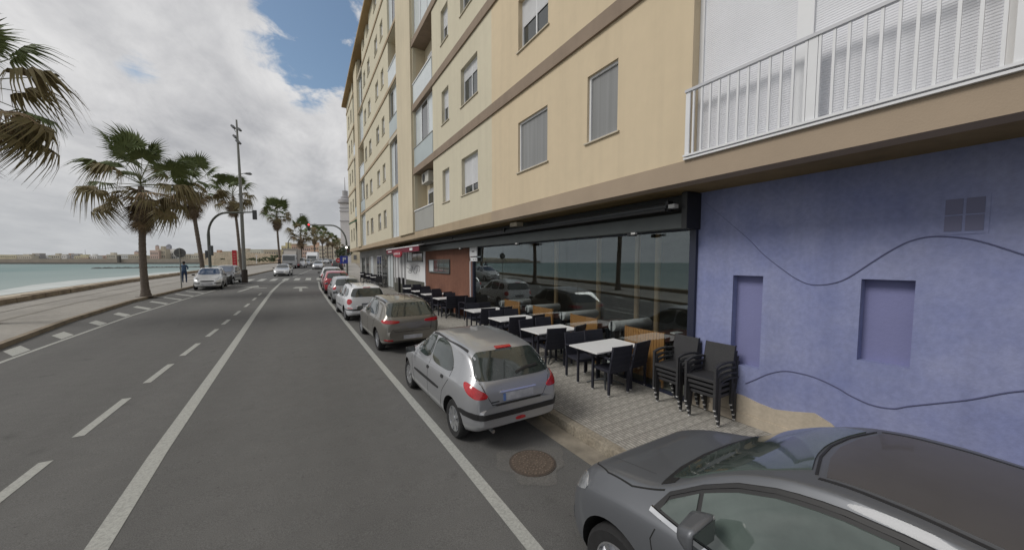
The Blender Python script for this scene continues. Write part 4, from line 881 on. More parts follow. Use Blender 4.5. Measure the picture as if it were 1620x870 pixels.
# ------------------------------------------------------------------ vehicles
def smooth1(xs, ys, n, sig):
    X = np.linspace(xs[0], xs[-1], n); Y = np.interp(X, xs, ys); h = (xs[-1]-xs[0])/(n-1)
    k = max(1, int(3*sig/h)); ker = np.exp(-.5*(np.arange(-k, k+1)*h/sig)**2); ker /= ker.sum()
    Yp = np.concatenate([2*Y[0]-Y[k:0:-1], Y, 2*Y[-1]-Y[-2:-k-2:-1]]); return X, np.convolve(Yp, ker, 'valid')
def car_body(c, name='body'):
    L = c['L']; x0, x1 = -L/2, L/2; n = 240
    def prof(key, sig):
        p = c[key]; X, Y = smooth1([a for a, b in p], [b for a, b in p], n, sig); return lambda x: float(np.interp(x, X, Y))
    top0 = prof('top', .045); raw = c['top']; dtl = c.get('rear_detail', True)
    def top(x):
        a = top0(x)
        if not dtl or x > x0+.13: return a
        k = max(0, min(1, (x0+.13-x)/.05)); b = float(np.interp(x, [x0, x0+.012, x0+.03, x0+.052, x0+.062, x0+.085, x0+.14], [.46*c['H'], .535*c['H']*.76, .60*c['H']*.70, .615*c['H']*.70, .70*c['H']*.78, .88*c['H']*.70, top0(x0+.14)]))
        return a*(1-k)+min(b, top0(x0+.14))*k
    bot, wid, belt = prof('bot', .05), prof('wid', .07), prof('belt', .08); CRN = c.get('crown', .055)
    rr = c.get('roof', .70)
    xs = sorted(set([round(v, 4) for v in np.concatenate([np.linspace(x0, x0+.14, 12), np.linspace(x0+.14, x0+.25, 4), np.linspace(x0+.25, x1-.3, 62), np.linspace(x1-.3, x1, 10)])]))
    q = MB(); NS = None; secs = []
    hw = c['W']/2
    for x in xs:
        zt, zb, w = top(x), bot(x), wid(x)*hw; zs = min(belt(x), zt-.015)
        kf = max(0, min(1, (zt-zs)/.42)); kf = kf*kf*(3-2*kf)
        yb = w*.935; yr = w*(.80*(1-kf)+rr*kf); h = zs-zb; g = zt-zs
        P = [(0, zb), (w*.5, zb), (w*.86, zb+.01), (w*.955, zb+.07*h/.5), (w*.985, zb+.28*h), (w*1.0, zb+.55*h), (w*.992, zb+.80*h), (w*.968, zb+.95*h), (yb, zs+.02*g),
             (yb*.62+yr*.38, zs+.40*g), (yb*.2+yr*.8, zs+.78*g), (yr*.985, zt-CRN*kf-.012), (yr*.90, zt-.3*CRN*kf-.004), (yr*.5, zt+.006*kf), (0, zt+.010*kf)]
        out_ = []
        for i in range(len(P)-1):
            p0, p1, p2, p3 = [Vector(v) for v in (P[max(i-1, 0)], P[i], P[i+1], P[min(i+2, len(P)-1)])]
            if i == 0: p0 = Vector((-P[1][0], P[1][1]))
            if i+2 >= len(P): p3 = Vector((-P[-2][0], P[-2][1]))
            for k in range(3):
                t = k/3; out_.append(.5*((2*p1)+(-p0+p2)*t+(2*p0-5*p1+4*p2-p3)*t*t+(-p0+3*p1-3*p2+p3)*t**3))
        out_.append(Vector(P[-1])); out_[0] = Vector(P[0])
        half = [(max(0, v.x), v.y) for v in out_]
        ring = half + [(-a, b) for a, b in half[-2:0:-1]]
        secs.append([(x, a, b) for a, b in ring])
    n = len(secs[0])
    for s_ in secs: q.v += s_
    for i in range(len(secs)-1):
        for k in range(n): q.f.append((i*n+k, i*n+(k+1) % n, (i+1)*n+(k+1) % n, (i+1)*n+k)); q.m.append(0)
    for si in (0, len(secs)-1):
        cz = sum(p[2] for p in secs[si])/n; ci = len(q.v); q.v.append((secs[si][0][0], 0, cz))
        for k in range(n): q.f.append((si*n+k, si*n+(k+1) % n, ci)); q.m.append(0)
    me = q.mesh(name, [c['paint'], arch], 32)
    o = bpy.data.objects.new(name, me); COL.objects.link(o)
    # wheel arches cut with cylinders
    cyl = MB(); 
    for wx in c['wheels']:
        for sy in (-1, 1):
            ar = c['r']+.055
            cyl.disc_lathe([(ar, sy*(hw-.30)), (ar, sy*(hw+.3))], (wx, 0, c['r']+.01), 'y', 40, 1)
    cm = cyl.mesh('cut', [c['paint'], arch]); co = bpy.data.objects.new('cut', cm); COL.objects.link(co)
    nm = None
    for att, (sv, dz) in enumerate((('EXACT', 0), ('EXACT', .0013), ('EXACT', -.0021), ('FAST', 0), ('FAST', .0017))):
        co.location = (dz, 0, dz); md = o.modifiers.new('b', 'BOOLEAN'); md.operation = 'DIFFERENCE'; md.object = co; md.solver = sv
        dg = bpy.context.evaluated_depsgraph_get(); dg.update(); ev = o.evaluated_get(dg); nm = bpy.data.meshes.new_from_object(ev); o.modifiers.remove(md)
        vy = max((abs(v.co.y) for v in nm.vertices), default=9); na = sum(1 for p in nm.polygons if p.material_index == 1)
        if vy < hw+.04 and na > 60 and len(nm.polygons) > len(me.polygons)*.6: break
        print('boolean retry', name, sv, vy, na)
    else: nm = me.copy()
    bpy.data.objects.remove(o); bpy.data.objects.remove(co)
    nm.name = name
    nm.polygons.foreach_set('use_smooth', [True]*len(nm.polygons)); nm.set_sharp_from_angle(angle=R(32))
    bm = bmesh.new(); bm.from_mesh(me); bv = BVHTree.FromBMesh(bm); bm.free()
    return nm, bv, wid
def chaikin(p, it=2, closed=True):
    for _ in range(it):
        r = []; n = len(p)
        for i in range(n):
            a, b = p[i], p[(i+1) % n]; r += [(a[0]*.8+b[0]*.2, a[1]*.8+b[1]*.2), (a[0]*.2+b[0]*.8, a[1]*.2+b[1]*.8)]
        p = r
    return p
def panel(bv, poly, view, off=.006, grid=.04, skirt=.02, rnd_=1, closed=True):
    """project a 2-D outline onto the body; view: 'l' 'r' sides (x,z), 'b' rear (y,z), 'f' front (y,z), 't' top (x,y)"""
    if rnd_: poly = chaikin(poly, rnd_)
    pts = []
    for i in range(len(poly)):
        a, b = Vector(poly[i]), Vector(poly[(i+1) % len(poly)]); k = max(1, int((b-a).length/grid)); pts += [tuple(a.lerp(b, j/k)) for j in range(k)]
    n = len(pts); V = [Vector(p) for p in pts]
    x0, x1 = min(p[0] for p in pts), max(p[0] for p in pts); y0, y1 = min(p[1] for p in pts), max(p[1] for p in pts)
    def inside(x, y):
        c = False; j = n-1
        for i in range(n):
            if (pts[i][1] > y) != (pts[j][1] > y) and x < (pts[j][0]-pts[i][0])*(y-pts[i][1])/(pts[j][1]-pts[i][1])+pts[i][0]: c = not c
            j = i
        return c
    if min(x1-x0, y1-y0) > grid*1.2:
        gx = x0+grid*.5
        while gx < x1:
            gy = y0+grid*.5
            while gy < y1:
                if inside(gx, gy) and min((Vector((gx, gy))-v).length for v in V) > grid*.45: V.append(Vector((gx, gy)))
                gy += grid
            gx += grid
    vs, es, fs, _, _, _ = delaunay_2d_cdt(V, [], [list(range(n))], 1, 1e-6)
    q7 = math.sqrt(.5); D = {'l': Vector((0, -1, 0)), 'r': Vector((0, 1, 0)), 'b': Vector((1, 0, 0)), 'f': Vector((-1, 0, 0)), 't': Vector((0, 0, -1)), 'cl': Vector((q7, -q7, 0)), 'cr': Vector((q7, q7, 0))}[view]
    out_ = []; q = MB()
    for v in vs:
        o = {'l': Vector((v[0], 3, v[1])), 'r': Vector((v[0], -3, v[1])), 'b': Vector((-5, v[0], v[1])), 'f': Vector((5, v[0], v[1])), 't': Vector((v[0], v[1], 4)), 'cl': Vector((q7*v[0]-3*q7, q7*v[0]+3*q7, v[1])), 'cr': Vector((q7*v[0]-3*q7, -q7*v[0]-3*q7, v[1]))}[view]
        h, nn, _, _ = bv.ray_cast(o, D)
        if h is None:
            hn = bv.find_nearest(o+D*(2.15 if view in 'lr' else 3.0)); h, nn = hn[0], hn[1]
        if nn.dot(D) > 0: nn = -nn
        out_.append(h + (nn*.6-D*.4).normalized()*off)
    q.v = [tuple(p) for p in out_]; q.f = [tuple(f) for f in fs]; q.m = [0]*len(fs)
    # skirt
    cnt = {}
    for f in fs:
        for i in range(len(f)):
            e = (f[i], f[(i+1) % len(f)]); cnt[tuple(sorted(e))] = cnt.get(tuple(sorted(e)), 0)+1
    for (a, b), c in list(cnt.items()):
        if c == 1:
            k = len(q.v); q.v += [tuple(out_[a]+D*skirt), tuple(out_[b]+D*skirt)]; q.f.append((a, b, k+1, k)); q.m.append(0)
    return q
def stripe(pts, wd):
    P = [Vector(p) for p in pts]; a_, b_ = [], []
    for i, p in enumerate(P):
        d = (P[min(i+1, len(P)-1)]-P[max(i-1, 0)]).normalized(); nrm = Vector((-d.y, d.x))
        a_.append(tuple(p+nrm*wd/2)); b_.append(tuple(p-nrm*wd/2))
    return a_+b_[::-1]
def wheel_meshes(r, wd, style='cap'):
    t = MB(); t.disc_lathe([(r*.62, -wd/2+.02), (r*.90, -wd/2), (r*.985, -wd/2+.025), (r, -wd/4), (r, wd/4), (r*.985, wd/2-.025), (r*.90, wd/2), (r*.66, wd/2-.012), (r*.62, wd/2-.05)], (0, 0, 0), 'y', 36)
    tm_ = t.mesh('tyre', rubber, 40)
    q = MB(); ro = r*.66
    q.disc_lathe([(ro, wd/2-.06), (ro, wd/2-.015), (ro*.94, wd/2-.012), (ro*.9, wd/2-.04)], (0, 0, 0), 'y', 36)
    q.disc_lathe([(ro*.92, wd/2-.065), (ro*.92, wd/2-.06)], (0, 0, 0), 'y', 30, 1)
    ns = {'cap': 7, 'alloy': 5, 'multi': 10}[style]
    for k in range(ns):
        a = 2*math.pi*k/ns; wf = {'cap': .30, 'alloy': .2, 'multi': .12}[style]*ro*1.6
        M_ = Matrix.Rotation(a, 4, 'Y')
        y = wd/2
        pts = [(wf*.28, .12*ro), (wf*.5, .93*ro), (-wf*.5, .93*ro), (-wf*.28, .12*ro)]
        n0 = len(q.v)
        for yy, dz in ((y-.045, 0), (y-.008, 0)):
            for (u, v) in pts: p = M_ @ Vector((u, yy-(0.012 if v < .5*ro else 0), v)); q.v.append(tuple(p))
        for f in ((0,1,2,3),(7,6,5,4),(0,4,5,1),(1,5,6,2),(2,6,7,3),(3,7,4,0)): q.f.append(tuple(n0+i for i in f)); q.m.append(0)
    q.disc_lathe([(ro*.22, wd/2-.05), (ro*.22, wd/2-.012), (.001, wd/2-.006)], (0, 0, 0), 'y', 16)
    return tm_, q.mesh('rim', [rim, seam], 35)
def build_car(c, label, x, y, heading, group=None, sc=.94, cat='car', detail=2, name='parked_car'):
    car = thing(name, label, cat, (x, y, zr(y)+.002), (0, 0, 0), group, sc)
    sl = math.atan((zr(y+1.2)-zr(y-1.2))/2.4)
    # heading: angle of +x (front); keep the wheels on the sloping street
    car.rotation_mode = 'XYZ'
    car.rotation_euler = (Matrix.Rotation(sl, 4, 'X') @ Matrix.Rotation(heading, 4, 'Z')).to_euler()
    me, bv, wid = car_body(c); place('body', me, car)
    hw = c['W']/2
    if 'r' in c:
        tmh, rmh = wheel_meshes(c['r'], c.get('tw', .19), c.get('wstyle', 'cap'))
        for wx in c['wheels']:
            for sy in (1, -1):
                w_ = place('wheel', tmh, car, (wx, sy*(hw-.135), c['r']), (0, 0, 0 if sy > 0 else math.pi)); place('rim', rmh, w_)
    for (nm, mt, poly, view, kw) in c['panels']:
        q = panel(bv, poly, view, **kw); q.build(nm, mt, car, smooth=40, fix=False)
    if 'mirror' in c:
        mx, mz, ms = c['mirror']
        for sy in (1, -1):
            q = MB(); y0 = sy*(hw*.93)
            q.v = []
            for (dx, dy, dz) in [(-.06, .02, -.02), (-.06, .22, -.03), (-.06, .22, .09), (-.06, .03, .11), (.05, .03, -.01), (.03, .19, -.01), (.03, .19, .05), (.05, .04, .07)]:
                q.v.append((mx+dx*ms, y0+sy*dy*ms, mz+dz*ms))
            for f in ((0,3,2,1),(4,5,6,7),(0,1,5,4),(1,2,6,5),(2,3,7,6),(3,0,4,7)): q.f.append(f); q.m.append(0)
            o = q.build('wing_mirror', c.get('mirror_mat', blackpl), car, bevel=.03*ms, smooth=60)
            g = MB(); n0 = [(mx-.062*ms, y0+sy*.045*ms, mz-.01*ms), (mx-.062*ms, y0+sy*.205*ms, mz-.015*ms), (mx-.062*ms, y0+sy*.205*ms, mz+.075*ms), (mx-.062*ms, y0+sy*.045*ms, mz+.09*ms)]
            g.face(n0); g.build('mirror_glass', carglass, o)
    for e in c.get('extras', []): e(car)
    return car
def mirror_poly(poly): return [(-a, b) for a, b in poly]
def hatch(paintm, L=3.83, W=1.65, H=1.43, wb=2.44, r=.285, kind='hatch', glass=carglass):
    """profiles are given for L=3.83 H=1.43 and stretched"""
    sx = L/3.83; sz = H/1.43
    def S(p): return [(a*sx, b*sz) for a, b in p]
    def SW(p): return [(a*sx, b) for a, b in p]
    if kind == 'hatch':
        top = [(-1.915, .56), (-1.905, .80), (-1.865, .90), (-1.80, .965), (-1.44, 1.31), (-1.30, 1.365), (-1.0, 1.40), (-.5, 1.43), (0, 1.425), (.28, 1.38), (.95, .99), (1.05, .945), (1.5, .84), (1.80, .70), (1.895, .52), (1.915, .42)]
    elif kind == 'estate':
        top = [(-1.915, .56), (-1.905, .80), (-1.885, .92), (-1.85, .98), (-1.67, 1.34), (-1.55, 1.385), (-1.0, 1.42), (-.5, 1.43), (0, 1.42), (.28, 1.36), (.95, .97), (1.05, .93), (1.5, .83), (1.80, .70), (1.895, .52), (1.915, .42)]
    elif kind == 'mpv':
        top = [(-1.915, .56), (-1.905, .80), (-1.885, .92), (-1.85, .98), (-1.65, 1.33), (-1.5, 1.385), (-1.0, 1.42), (-.5, 1.43), (0, 1.40), (.25, 1.34), (1.1, .92), (1.2, .88), (1.5, .78), (1.80, .66), (1.895, .50), (1.915, .40)]
    else:   # saloon
        top = [(-1.915, .56), (-1.905, .80), (-1.86, .90), (-1.5, .945), (-1.38, .96), (-.80, 1.34), (-.62, 1.39), (-.3, 1.43), (0, 1.42), (.22, 1.37), (.85, .97), (.95, .93), (1.5, .82), (1.80, .68), (1.895, .52), (1.915, .42)]
    belt = [(-1.915, .62), (-1.86, .86), (-1.7, .93), (-1.0, .925), (0, .89), (.9, .86), (1.3, .80), (1.7, .66), (1.915, .45)]
    bot = [(-1.915, .36), (-1.8, .28), (-1.5, .20), (0, .185), (1.5, .19), (1.8, .22), (1.915, .30)]
    wid = [(-1.915, .74), (-1.87, .84), (-1.75, .93), (-1.4, .985), (-.9, 1.0), (.9, 1.0), (1.35, .97), (1.65, .88), (1.83, .72), (1.915, .56)]
    c = dict(L=L, W=W, H=H, paint=paintm, top=S(top), belt=S(belt), bot=S(bot), wid=SW(wid), wheels=(-wb/2+.0*sx, wb/2), r=r, mirror=(.72*sx, .93*sz, 1.0), roof=.70)
    c['S'] = S; c['panels'] = []
    return c
def side(c, nm, mt, poly, **kw):
    p = c['S'](poly)
    for v in 'lr': c['panels'].append((nm, mt, p, v, kw))
def corner(c, nm, mt, poly, **kw):
    base = (-c['L']/2+c['W']/2)*math.sqrt(.5); sz = c['S']([(0, 1)])[0][1]
    for v in ('cl', 'cr'): c['panels'].append((nm, mt, [(base+a, b*sz) for a, b in poly], v, kw))
def rear(c, nm, mt, poly, both=False, **kw):
    s = c['L']/3.83; sz = c['S']([(0, 1)])[0][1]; p = [(a*c['W']/1.65, b*sz) for a, b in poly]
    c['panels'].append((nm, mt, p, 'b', kw))
    if both: c['panels'].append((nm, mt, mirror_poly(p)[::-1], 'b', kw))
def front(c, nm, mt, poly, both=False, **kw):
    sz = c['S']([(0, 1)])[0][1]; p = [(a*c['W']/1.65, b*sz) for a, b in poly]
    c['panels'].append((nm, mt, p, 'f', kw))
    if both: c['panels'].append((nm, mt, mirror_poly(p)[::-1], 'f', kw))
def antenna(x, z, h=.28, lean=-.06):
    def f(car): MB().tube([(x, 0, z), (x+lean, 0, z+h)], [.006, .003], 6).build('antenna', blackpl, car)
    return f
def generic_panels(c, kind='hatch', glass=carglass, det=2, rear_glass=None):
    if kind == 'hatch': sw = [[(.84, .945), (.30, 1.30), (.02, 1.345), (-.10, 1.345), (-.10, .94)], [(-.15, .94), (-.15, 1.345), (-.55, 1.345), (-.80, 1.29), (-1.08, 1.10), (-1.08, .965)]]
    elif kind in ('estate', 'mpv'): sw = [[(.84, .935), (.30, 1.28), (.02, 1.335), (-.10, 1.335), (-.10, .93)], [(-.15, .93), (-.15, 1.335), (-.55, 1.34), (-.92, 1.32), (-.98, .96)], [(-1.04, .97), (-.99, 1.31), (-1.40, 1.27), (-1.56, 1.02)]]
    else: sw = [[(.76, .945), (.22, 1.29), (.02, 1.335), (-.10, 1.335), (-.10, .94)], [(-.15, .94), (-.15, 1.335), (-.40, 1.33), (-.70, 1.26), (-1.0, 1.04), (-1.0, .955)]]
    for p in sw: side(c, 'side_window', glass, p, rnd_=2)
    rg = rear_glass or glass
    if kind == 'hatch': rear(c, 'rear_window', rg, [(-.60, .985), (.60, .985), (.64, 1.05), (.54, 1.29), (.44, 1.325), (-.44, 1.325), (-.54, 1.29), (-.64, 1.05)], rnd_=2)
    elif kind in ('estate', 'mpv'): rear(c, 'rear_window', rg, [(-.60, .99), (.60, .99), (.63, 1.05), (.54, 1.29), (.44, 1.32), (-.44, 1.32), (-.54, 1.29), (-.63, 1.05)], rnd_=2)
    else: rear(c, 'rear_window', rg, [(-.56, .985), (.56, .985), (.44, 1.32), (-.44, 1.32)], rnd_=2)
    front(c, 'windscreen', glass, [(-.66, .985), (-.2, .965), (.2, .965), (.66, .985), (.50, 1.345), (.2, 1.365), (-.2, 1.365), (-.50, 1.345)], rnd_=1)
    if det >= 1:
        side(c, 'door_handle', c['paint'] if det > 1 else blackpl, [(-.06+.02, .80), (-.20+.02, .80), (-.20+.02, .825), (-.04+.02, .825)], off=.012, rnd_=1); side(c, 'door_handle', c['paint'], [(-.92, .82), (-.78, .82), (-.78, .845), (-.92, .845)], off=.012, rnd_=1)
        for st in ([(.82, .95), (.84, .75), (.74, .50), (.66, .24)], [(-.125, .95), (-.125, .25)], [(-1.10, 1.06), (-1.06, .86), (-.84, .62), (-.72, .26)], [(-.72, .225), (.66, .225)]):
            side(c, 'door_seam', seam, stripe(st, .009), off=.0015, skirt=.004, rnd_=0, grid=.05)
    front(c, 'headlight', clearl, [(.44, .60), (.66, .66), (.71, .73), (.62, .74), (.46, .69)], True, rnd_=1)
    front(c, 'grille', blackpl, [(-.34, .55), (.34, .55), (.38, .63), (-.38, .63)], rnd_=1)
    front(c, 'air_intake', blackpl, [(-.50, .30), (.50, .30), (.46, .42), (-.46, .42)], rnd_=1)
    front(c, 'number_plate', plate, [(-.24, .44), (.24, .44), (.24, .53), (-.24, .53)], off=.012, rnd_=0)

silver = paint('silver_car_paint', (.38, .39, .41), .5, .36)
brown_g = paint('warm_grey_car_paint', (.20, .19, .17), .45, .34)
white_c = paint('white_car_paint', (.72, .74, .77), 0, .4)
red_c = paint('red_car_paint', (.42, .025, .04), .1, .4)
dark_c = mat('dark_grey_car_paint', (.14, .148, .162), .48, metal=.5, coat=.35, nscale=1.5, namt=.03)
darker = paint('black_grey_car_paint', (.045, .046, .05), .5, .3)
palesil = paint('pale_silver_car_paint', (.58, .59, .60), .3, .34)
UP = math.pi/2
def heading(fn, y): return math.atan2(1, (fn(y+1)-fn(y-1))/2)

# silver hatchback
c = hatch(silver, L=3.83, W=1.66, H=1.44, wb=2.44, r=.295); generic_panels(c, 'hatch', carglass_g, 2)
c['panels'] = [p for p in c['panels'] if p[0] not in ('door_handle',)]
side(c, 'door_handle', blackpl, [(-.06, .79), (-.16, .79), (-.18, .84), (-.06, .84)], off=.008, rnd_=2); side(c, 'door_handle', blackpl, [(-.86, .82), (-.76, .82), (-.76, .87), (-.88, .87)], off=.008, rnd_=2)
side(c, 'side_moulding', blackpl, [(.62, .575), (-.68, .60), (-.68, .645), (.64, .62)], off=.012, rnd_=1)
rear(c, 'rear_bumper_strip', blackpl, [(-.83, .505), (-.6, .485), (.6, .485), (.83, .505), (.83, .585), (.6, .56), (-.6, .56), (-.83, .585)], off=.014, rnd_=1, grid=.05)
for v, sgn in (('l', 1), ('r', 1)): c['panels'].append(('rear_bumper_strip', blackpl, c['S']([(-1.86, .503), (-1.48, .52), (-1.46, .58), (-1.86, .588)]), v, dict(off=.014, rnd_=1)))
rear(c, 'brake_light', redl, [(-.14, 1.335), (.14, 1.335), (.14, 1.358), (-.14, 1.358)], off=.012, rnd_=0)
rear(c, 'number_plate', plate, [(-.26, .69), (.26, .69), (.26, .795), (-.26, .795)], off=.010, rnd_=0)
rear(c, 'plate_blue_band', mat('plate_blue', (.12, .2, .45), .5), [(.222, .69), (.26, .69), (.26, .795), (.222, .795)], off=.013, rnd_=0)
rear(c, 'plate_trim', chrome, [(-.32, .815), (.32, .815), (.30, .84), (-.30, .84)], off=.014, rnd_=0)
rear(c, 'fog_light', redl, [(-.09, .395), (.09, .395), (.075, .44), (-.075, .44)], off=.014, rnd_=2)
rear(c, 'rear_wiper', blackpl, stripe([(-.02, 1.03), (-.2, 1.07), (-.44, 1.085)], .022), off=.02, rnd_=0)
rear(c, 'boot_seam', seam, stripe([(-.66, 1.05), (-.60, .97), (-.52, .80), (-.44, .66), (.44, .66), (.52, .80), (.60, .97), (.66, 1.05)], .009), off=.0015, skirt=.004, rnd_=0, grid=.04)
rear(c, 'badge_lettering', darkgrey, [(.33, .69), (.46, .69), (.46, .708), (.33, .708)], off=.006, rnd_=0)
def roofgutter(c, zoff=0):
    for sy in (1, -1): c['panels'].append(('roof_gutter', blackpl, stripe(c['S']([(-1.25, 0)])[:0] or [(-1.28*c['L']/3.83, sy*c['W']*.335), (-.6*c['L']/3.83, sy*c['W']*.352), (.2*c['L']/3.83, sy*c['W']*.34)], .022), 't', dict(off=.004, rnd_=0, grid=.06)))
roofgutter(c)
def exhaust(car): MB().tube([(-1.60, .42, .27), (-1.85, .42, .264)], .028, 12).build('exhaust', steel, car, smooth=50)
c['extras'] = [exhaust]
px0 = lambda y: park(y)
corner(c, 'tail_light', redl, [(.21, .955), (.15, .965), (.05, .945), (-.12, .865), (-.18, .80), (-.16, .765), (-.03, .775), (.12, .84), (.20, .91)], off=.010, rnd_=2, grid=.035); build_car(c, 'silver five door hatchback parked at the kerb nearest to the manhole', 2.43, 5.70, UP+R(1.2), None, .895)

# warm grey hatchback
c = hatch(brown_g, L=3.95, W=1.70, H=1.44, wb=2.46, r=.30); c['wstyle'] = 'alloy'; generic_panels(c, 'hatch', carglass_g, 2)
rear(c, 'boot_edge_line', seam, stripe([(-.52, .66), (-.46, .60), (.46, .60), (.52, .66)], .01), off=.002, rnd_=0, grid=.04)  # dark gap line along the lower boot edge
rear(c, 'boot_seam', seam, stripe([(-.64, 1.05), (-.58, .98), (-.50, .66), (-.46, .60)], .008), off=.0015, rnd_=0, grid=.04)
rear(c, 'number_plate', plate, [(-.25, .40), (.25, .40), (.25, .50), (-.25, .50)], off=.01, rnd_=0)
rear(c, 'reflector', redl, [(.52, .36), (.72, .37), (.72, .41), (.52, .40)], True, off=.01, rnd_=1)
roofgutter(c); c['extras'] = [antenna(-1.20, 1.385, .22, -.02)]; c['mirror_mat'] = brown_g
corner(c, 'tail_light', redl, [(-.30, .825), (-.18, .81), (.06, .84), (.17, .89), (.10, .915), (-.10, .91), (-.30, .88)], off=.010, rnd_=2, grid=.035); build_car(c, 'warm grey hatchback with a roof aerial parked behind the silver hatchback', 2.40, 11.1, UP+R(1.8), None, .94)

# white estate
c = hatch(white_c, L=4.20, W=1.70, H=1.50, wb=2.58, r=.30, kind='estate'); generic_panels(c, 'estate', carglass_g, 2)
rear(c, 'rear_bumper_strip', blackpl, [(-.80, .475), (.80, .475), (.80, .53), (-.80, .53)], off=.014, rnd_=1)
rear(c, 'number_plate', mat('grey_plate', (.14, .15, .17), .6), [(-.24, .62), (.24, .62), (.24, .74), (-.24, .74)], off=.006, rnd_=0)
rear(c, 'brake_light', redl, [(-.14, 1.335), (.14, 1.335), (.14, 1.355), (-.14, 1.355)], off=.012, rnd_=0)
rear(c, 'reflector', redl, [(.60, .545), (.76, .555), (.76, .59), (.60, .58)], True, off=.012, rnd_=1)
side(c, 'side_moulding', blackpl, [(.62, .50), (-.68, .52), (-.68, .56), (.64, .54)], off=.01, rnd_=1)
for sy in (1, -1):
    def rr_(car, sy=sy): MB().tube([(-1.45, sy*.53, 1.47), (-1.40, sy*.54, 1.52), (-.5, sy*.56, 1.545), (.2, sy*.55, 1.53), (.28, sy*.54, 1.48)], .018, 8).build('roof_rail', blackpl, car, smooth=50)
    c.setdefault('extras', []).append(rr_)
c['extras'].append(antenna(-1.15, 1.49, .2, -.04)); c['mirror_mat'] = blackpl
corner(c, 'tail_light', redl, [(-.06, .71), (.05, .71), (.13, .78), (.12, .88), (.02, .93), (-.08, .90), (-.12, .80)], off=.010, rnd_=2, grid=.035); build_car(c, 'white estate car with black roof rails, third of the cars parked along the kerb', 2.08, 16.25, UP+R(2.4), None, .90)

# pale silver small car and red hatchback
c = hatch(silver, L=3.80, W=1.66, H=1.50, wb=2.46, r=.29, kind='hatch'); generic_panels(c, 'hatch', carglass_g, 1)
rear(c, 'number_plate', plate, [(-.24, .66), (.24, .66), (.24, .76), (-.24, .76)], off=.006, rnd_=0)
c['mirror_mat'] = silver; corner(c, 'tail_light', redl, [(-.08, .78), (.08, .79), (.12, .92), (.0, .97), (-.10, .93)], off=.010, rnd_=2, grid=.035); build_car(c, 'pale silver small car parked between the white estate and the red car', 2.03, 21.75, UP+R(1), None, .90)
c = hatch(red_c, L=3.95, W=1.68, H=1.52, wb=2.48, r=.30); generic_panels(c, 'hatch', carglass_g, 1); c['mirror_mat'] = blackpl
rear(c, 'number_plate', plate, [(-.24, .60), (.24, .60), (.24, .70), (-.24, .70)], off=.006, rnd_=0)
corner(c, 'tail_light', redl, [(-.06, .62), (.03, .62), (.08, .96), (-.04, .97)], off=.010, rnd_=2, grid=.035); build_car(c, 'red hatchback parked along the kerb beyond the pale silver car', 2.02, 27.2, UP+R(0), None, .95)
# cars further along the right kerb
c = hatch(palesil, L=4.1, W=1.75, H=1.62, wb=2.6, r=.30, kind='mpv'); generic_panels(c, 'mpv', carglass_g, 0)
corner(c, 'tail_light', redl, [(-.06, .66), (.03, .66), (.04, .98), (-.05, .98)], off=.010, rnd_=2, grid=.035); build_car(c, 'pale people carrier parked beyond the red hatchback', 2.15, 32.8, UP-R(2), None, .95)
c = hatch(darker, L=4.3, W=1.8, H=1.75, wb=2.6, r=.34, kind='mpv'); generic_panels(c, 'mpv', carglass, 0)
corner(c, 'tail_light', redl, [(-.06, .72), (.03, .72), (.04, 1.0), (-.05, 1.0)], off=.010, rnd_=2, grid=.035); build_car(c, 'dark off road car parked past the crossing under the blue sign', 5.0, 62, UP-R(6), None, .95)
c = hatch(dark_c, L=4.0, W=1.7, H=1.5, wb=2.5, r=.3, kind='hatch'); generic_panels(c, 'hatch', carglass, 0)
build_car(c, 'dark hatchback parked past the crossing beyond the off road car', 6.6, 76, UP-R(8), None, .95)

# dark saloon in the foreground
c = hatch(dark_c, L=3.98, W=1.64, H=1.48, wb=2.50, r=.315, kind='saloon')
c['S'] = lambda p: p
c['top'] = [(-1.99, .60), (-1.97, .85), (-1.90, .95), (-1.60, 1.01), (-1.45, 1.04), (-.95, 1.34), (-.75, 1.41), (-.35, 1.46), (.0, 1.475), (.22, 1.465), (.42, 1.425), (.62, 1.345), (.80, 1.24), (.96, 1.12), (1.07, 1.05), (1.18, 1.01), (1.50, .93), (1.72, .84), (1.88, .70), (1.96, .52), (1.99, .42)]
c['belt'] = [(-1.99, .64), (-1.92, .90), (-1.6, .97), (-.8, .985), (0, .96), (.9, .93), (1.3, .87), (1.65, .76), (1.90, .60), (1.99, .45)]
c['bot'] = [(-1.99, .36), (-1.8, .28), (-1.5, .20), (0, .185), (1.5, .19), (1.85, .22), (1.99, .30)]
c['wid'] = [(-1.99, .74), (-1.93, .84), (-1.8, .93), (-1.4, .99), (-.9, 1.0), (1.1, 1.0), (1.45, .985), (1.70, .93), (1.87, .82), (1.99, .60)]
c['wheels'] = (-1.28, 1.27); c['wstyle'] = 'multi'; c['tw'] = .21; c['roof'] = .70; c['crown'] = .012; c['rear_detail'] = False
P_ = c['panels']; lg = mat('green_sky_tone_glass', (.085, .11, .10), .05, spec=.8, coat=.6, nscale=1.2, namt=.35); GR = dict(off=.013, rnd_=0, grid=.03)  # green glass base lightened to stand in for weak sky reflection
wt = lambda x: float(np.interp(x, [a for a, b in c['top']], [b for a, b in c['top']]))-.075
def wtop(a, b, n=9): return [(a+(b-a)*i/(n-1), wt(a+(b-a)*i/(n-1))) for i in range(n)]
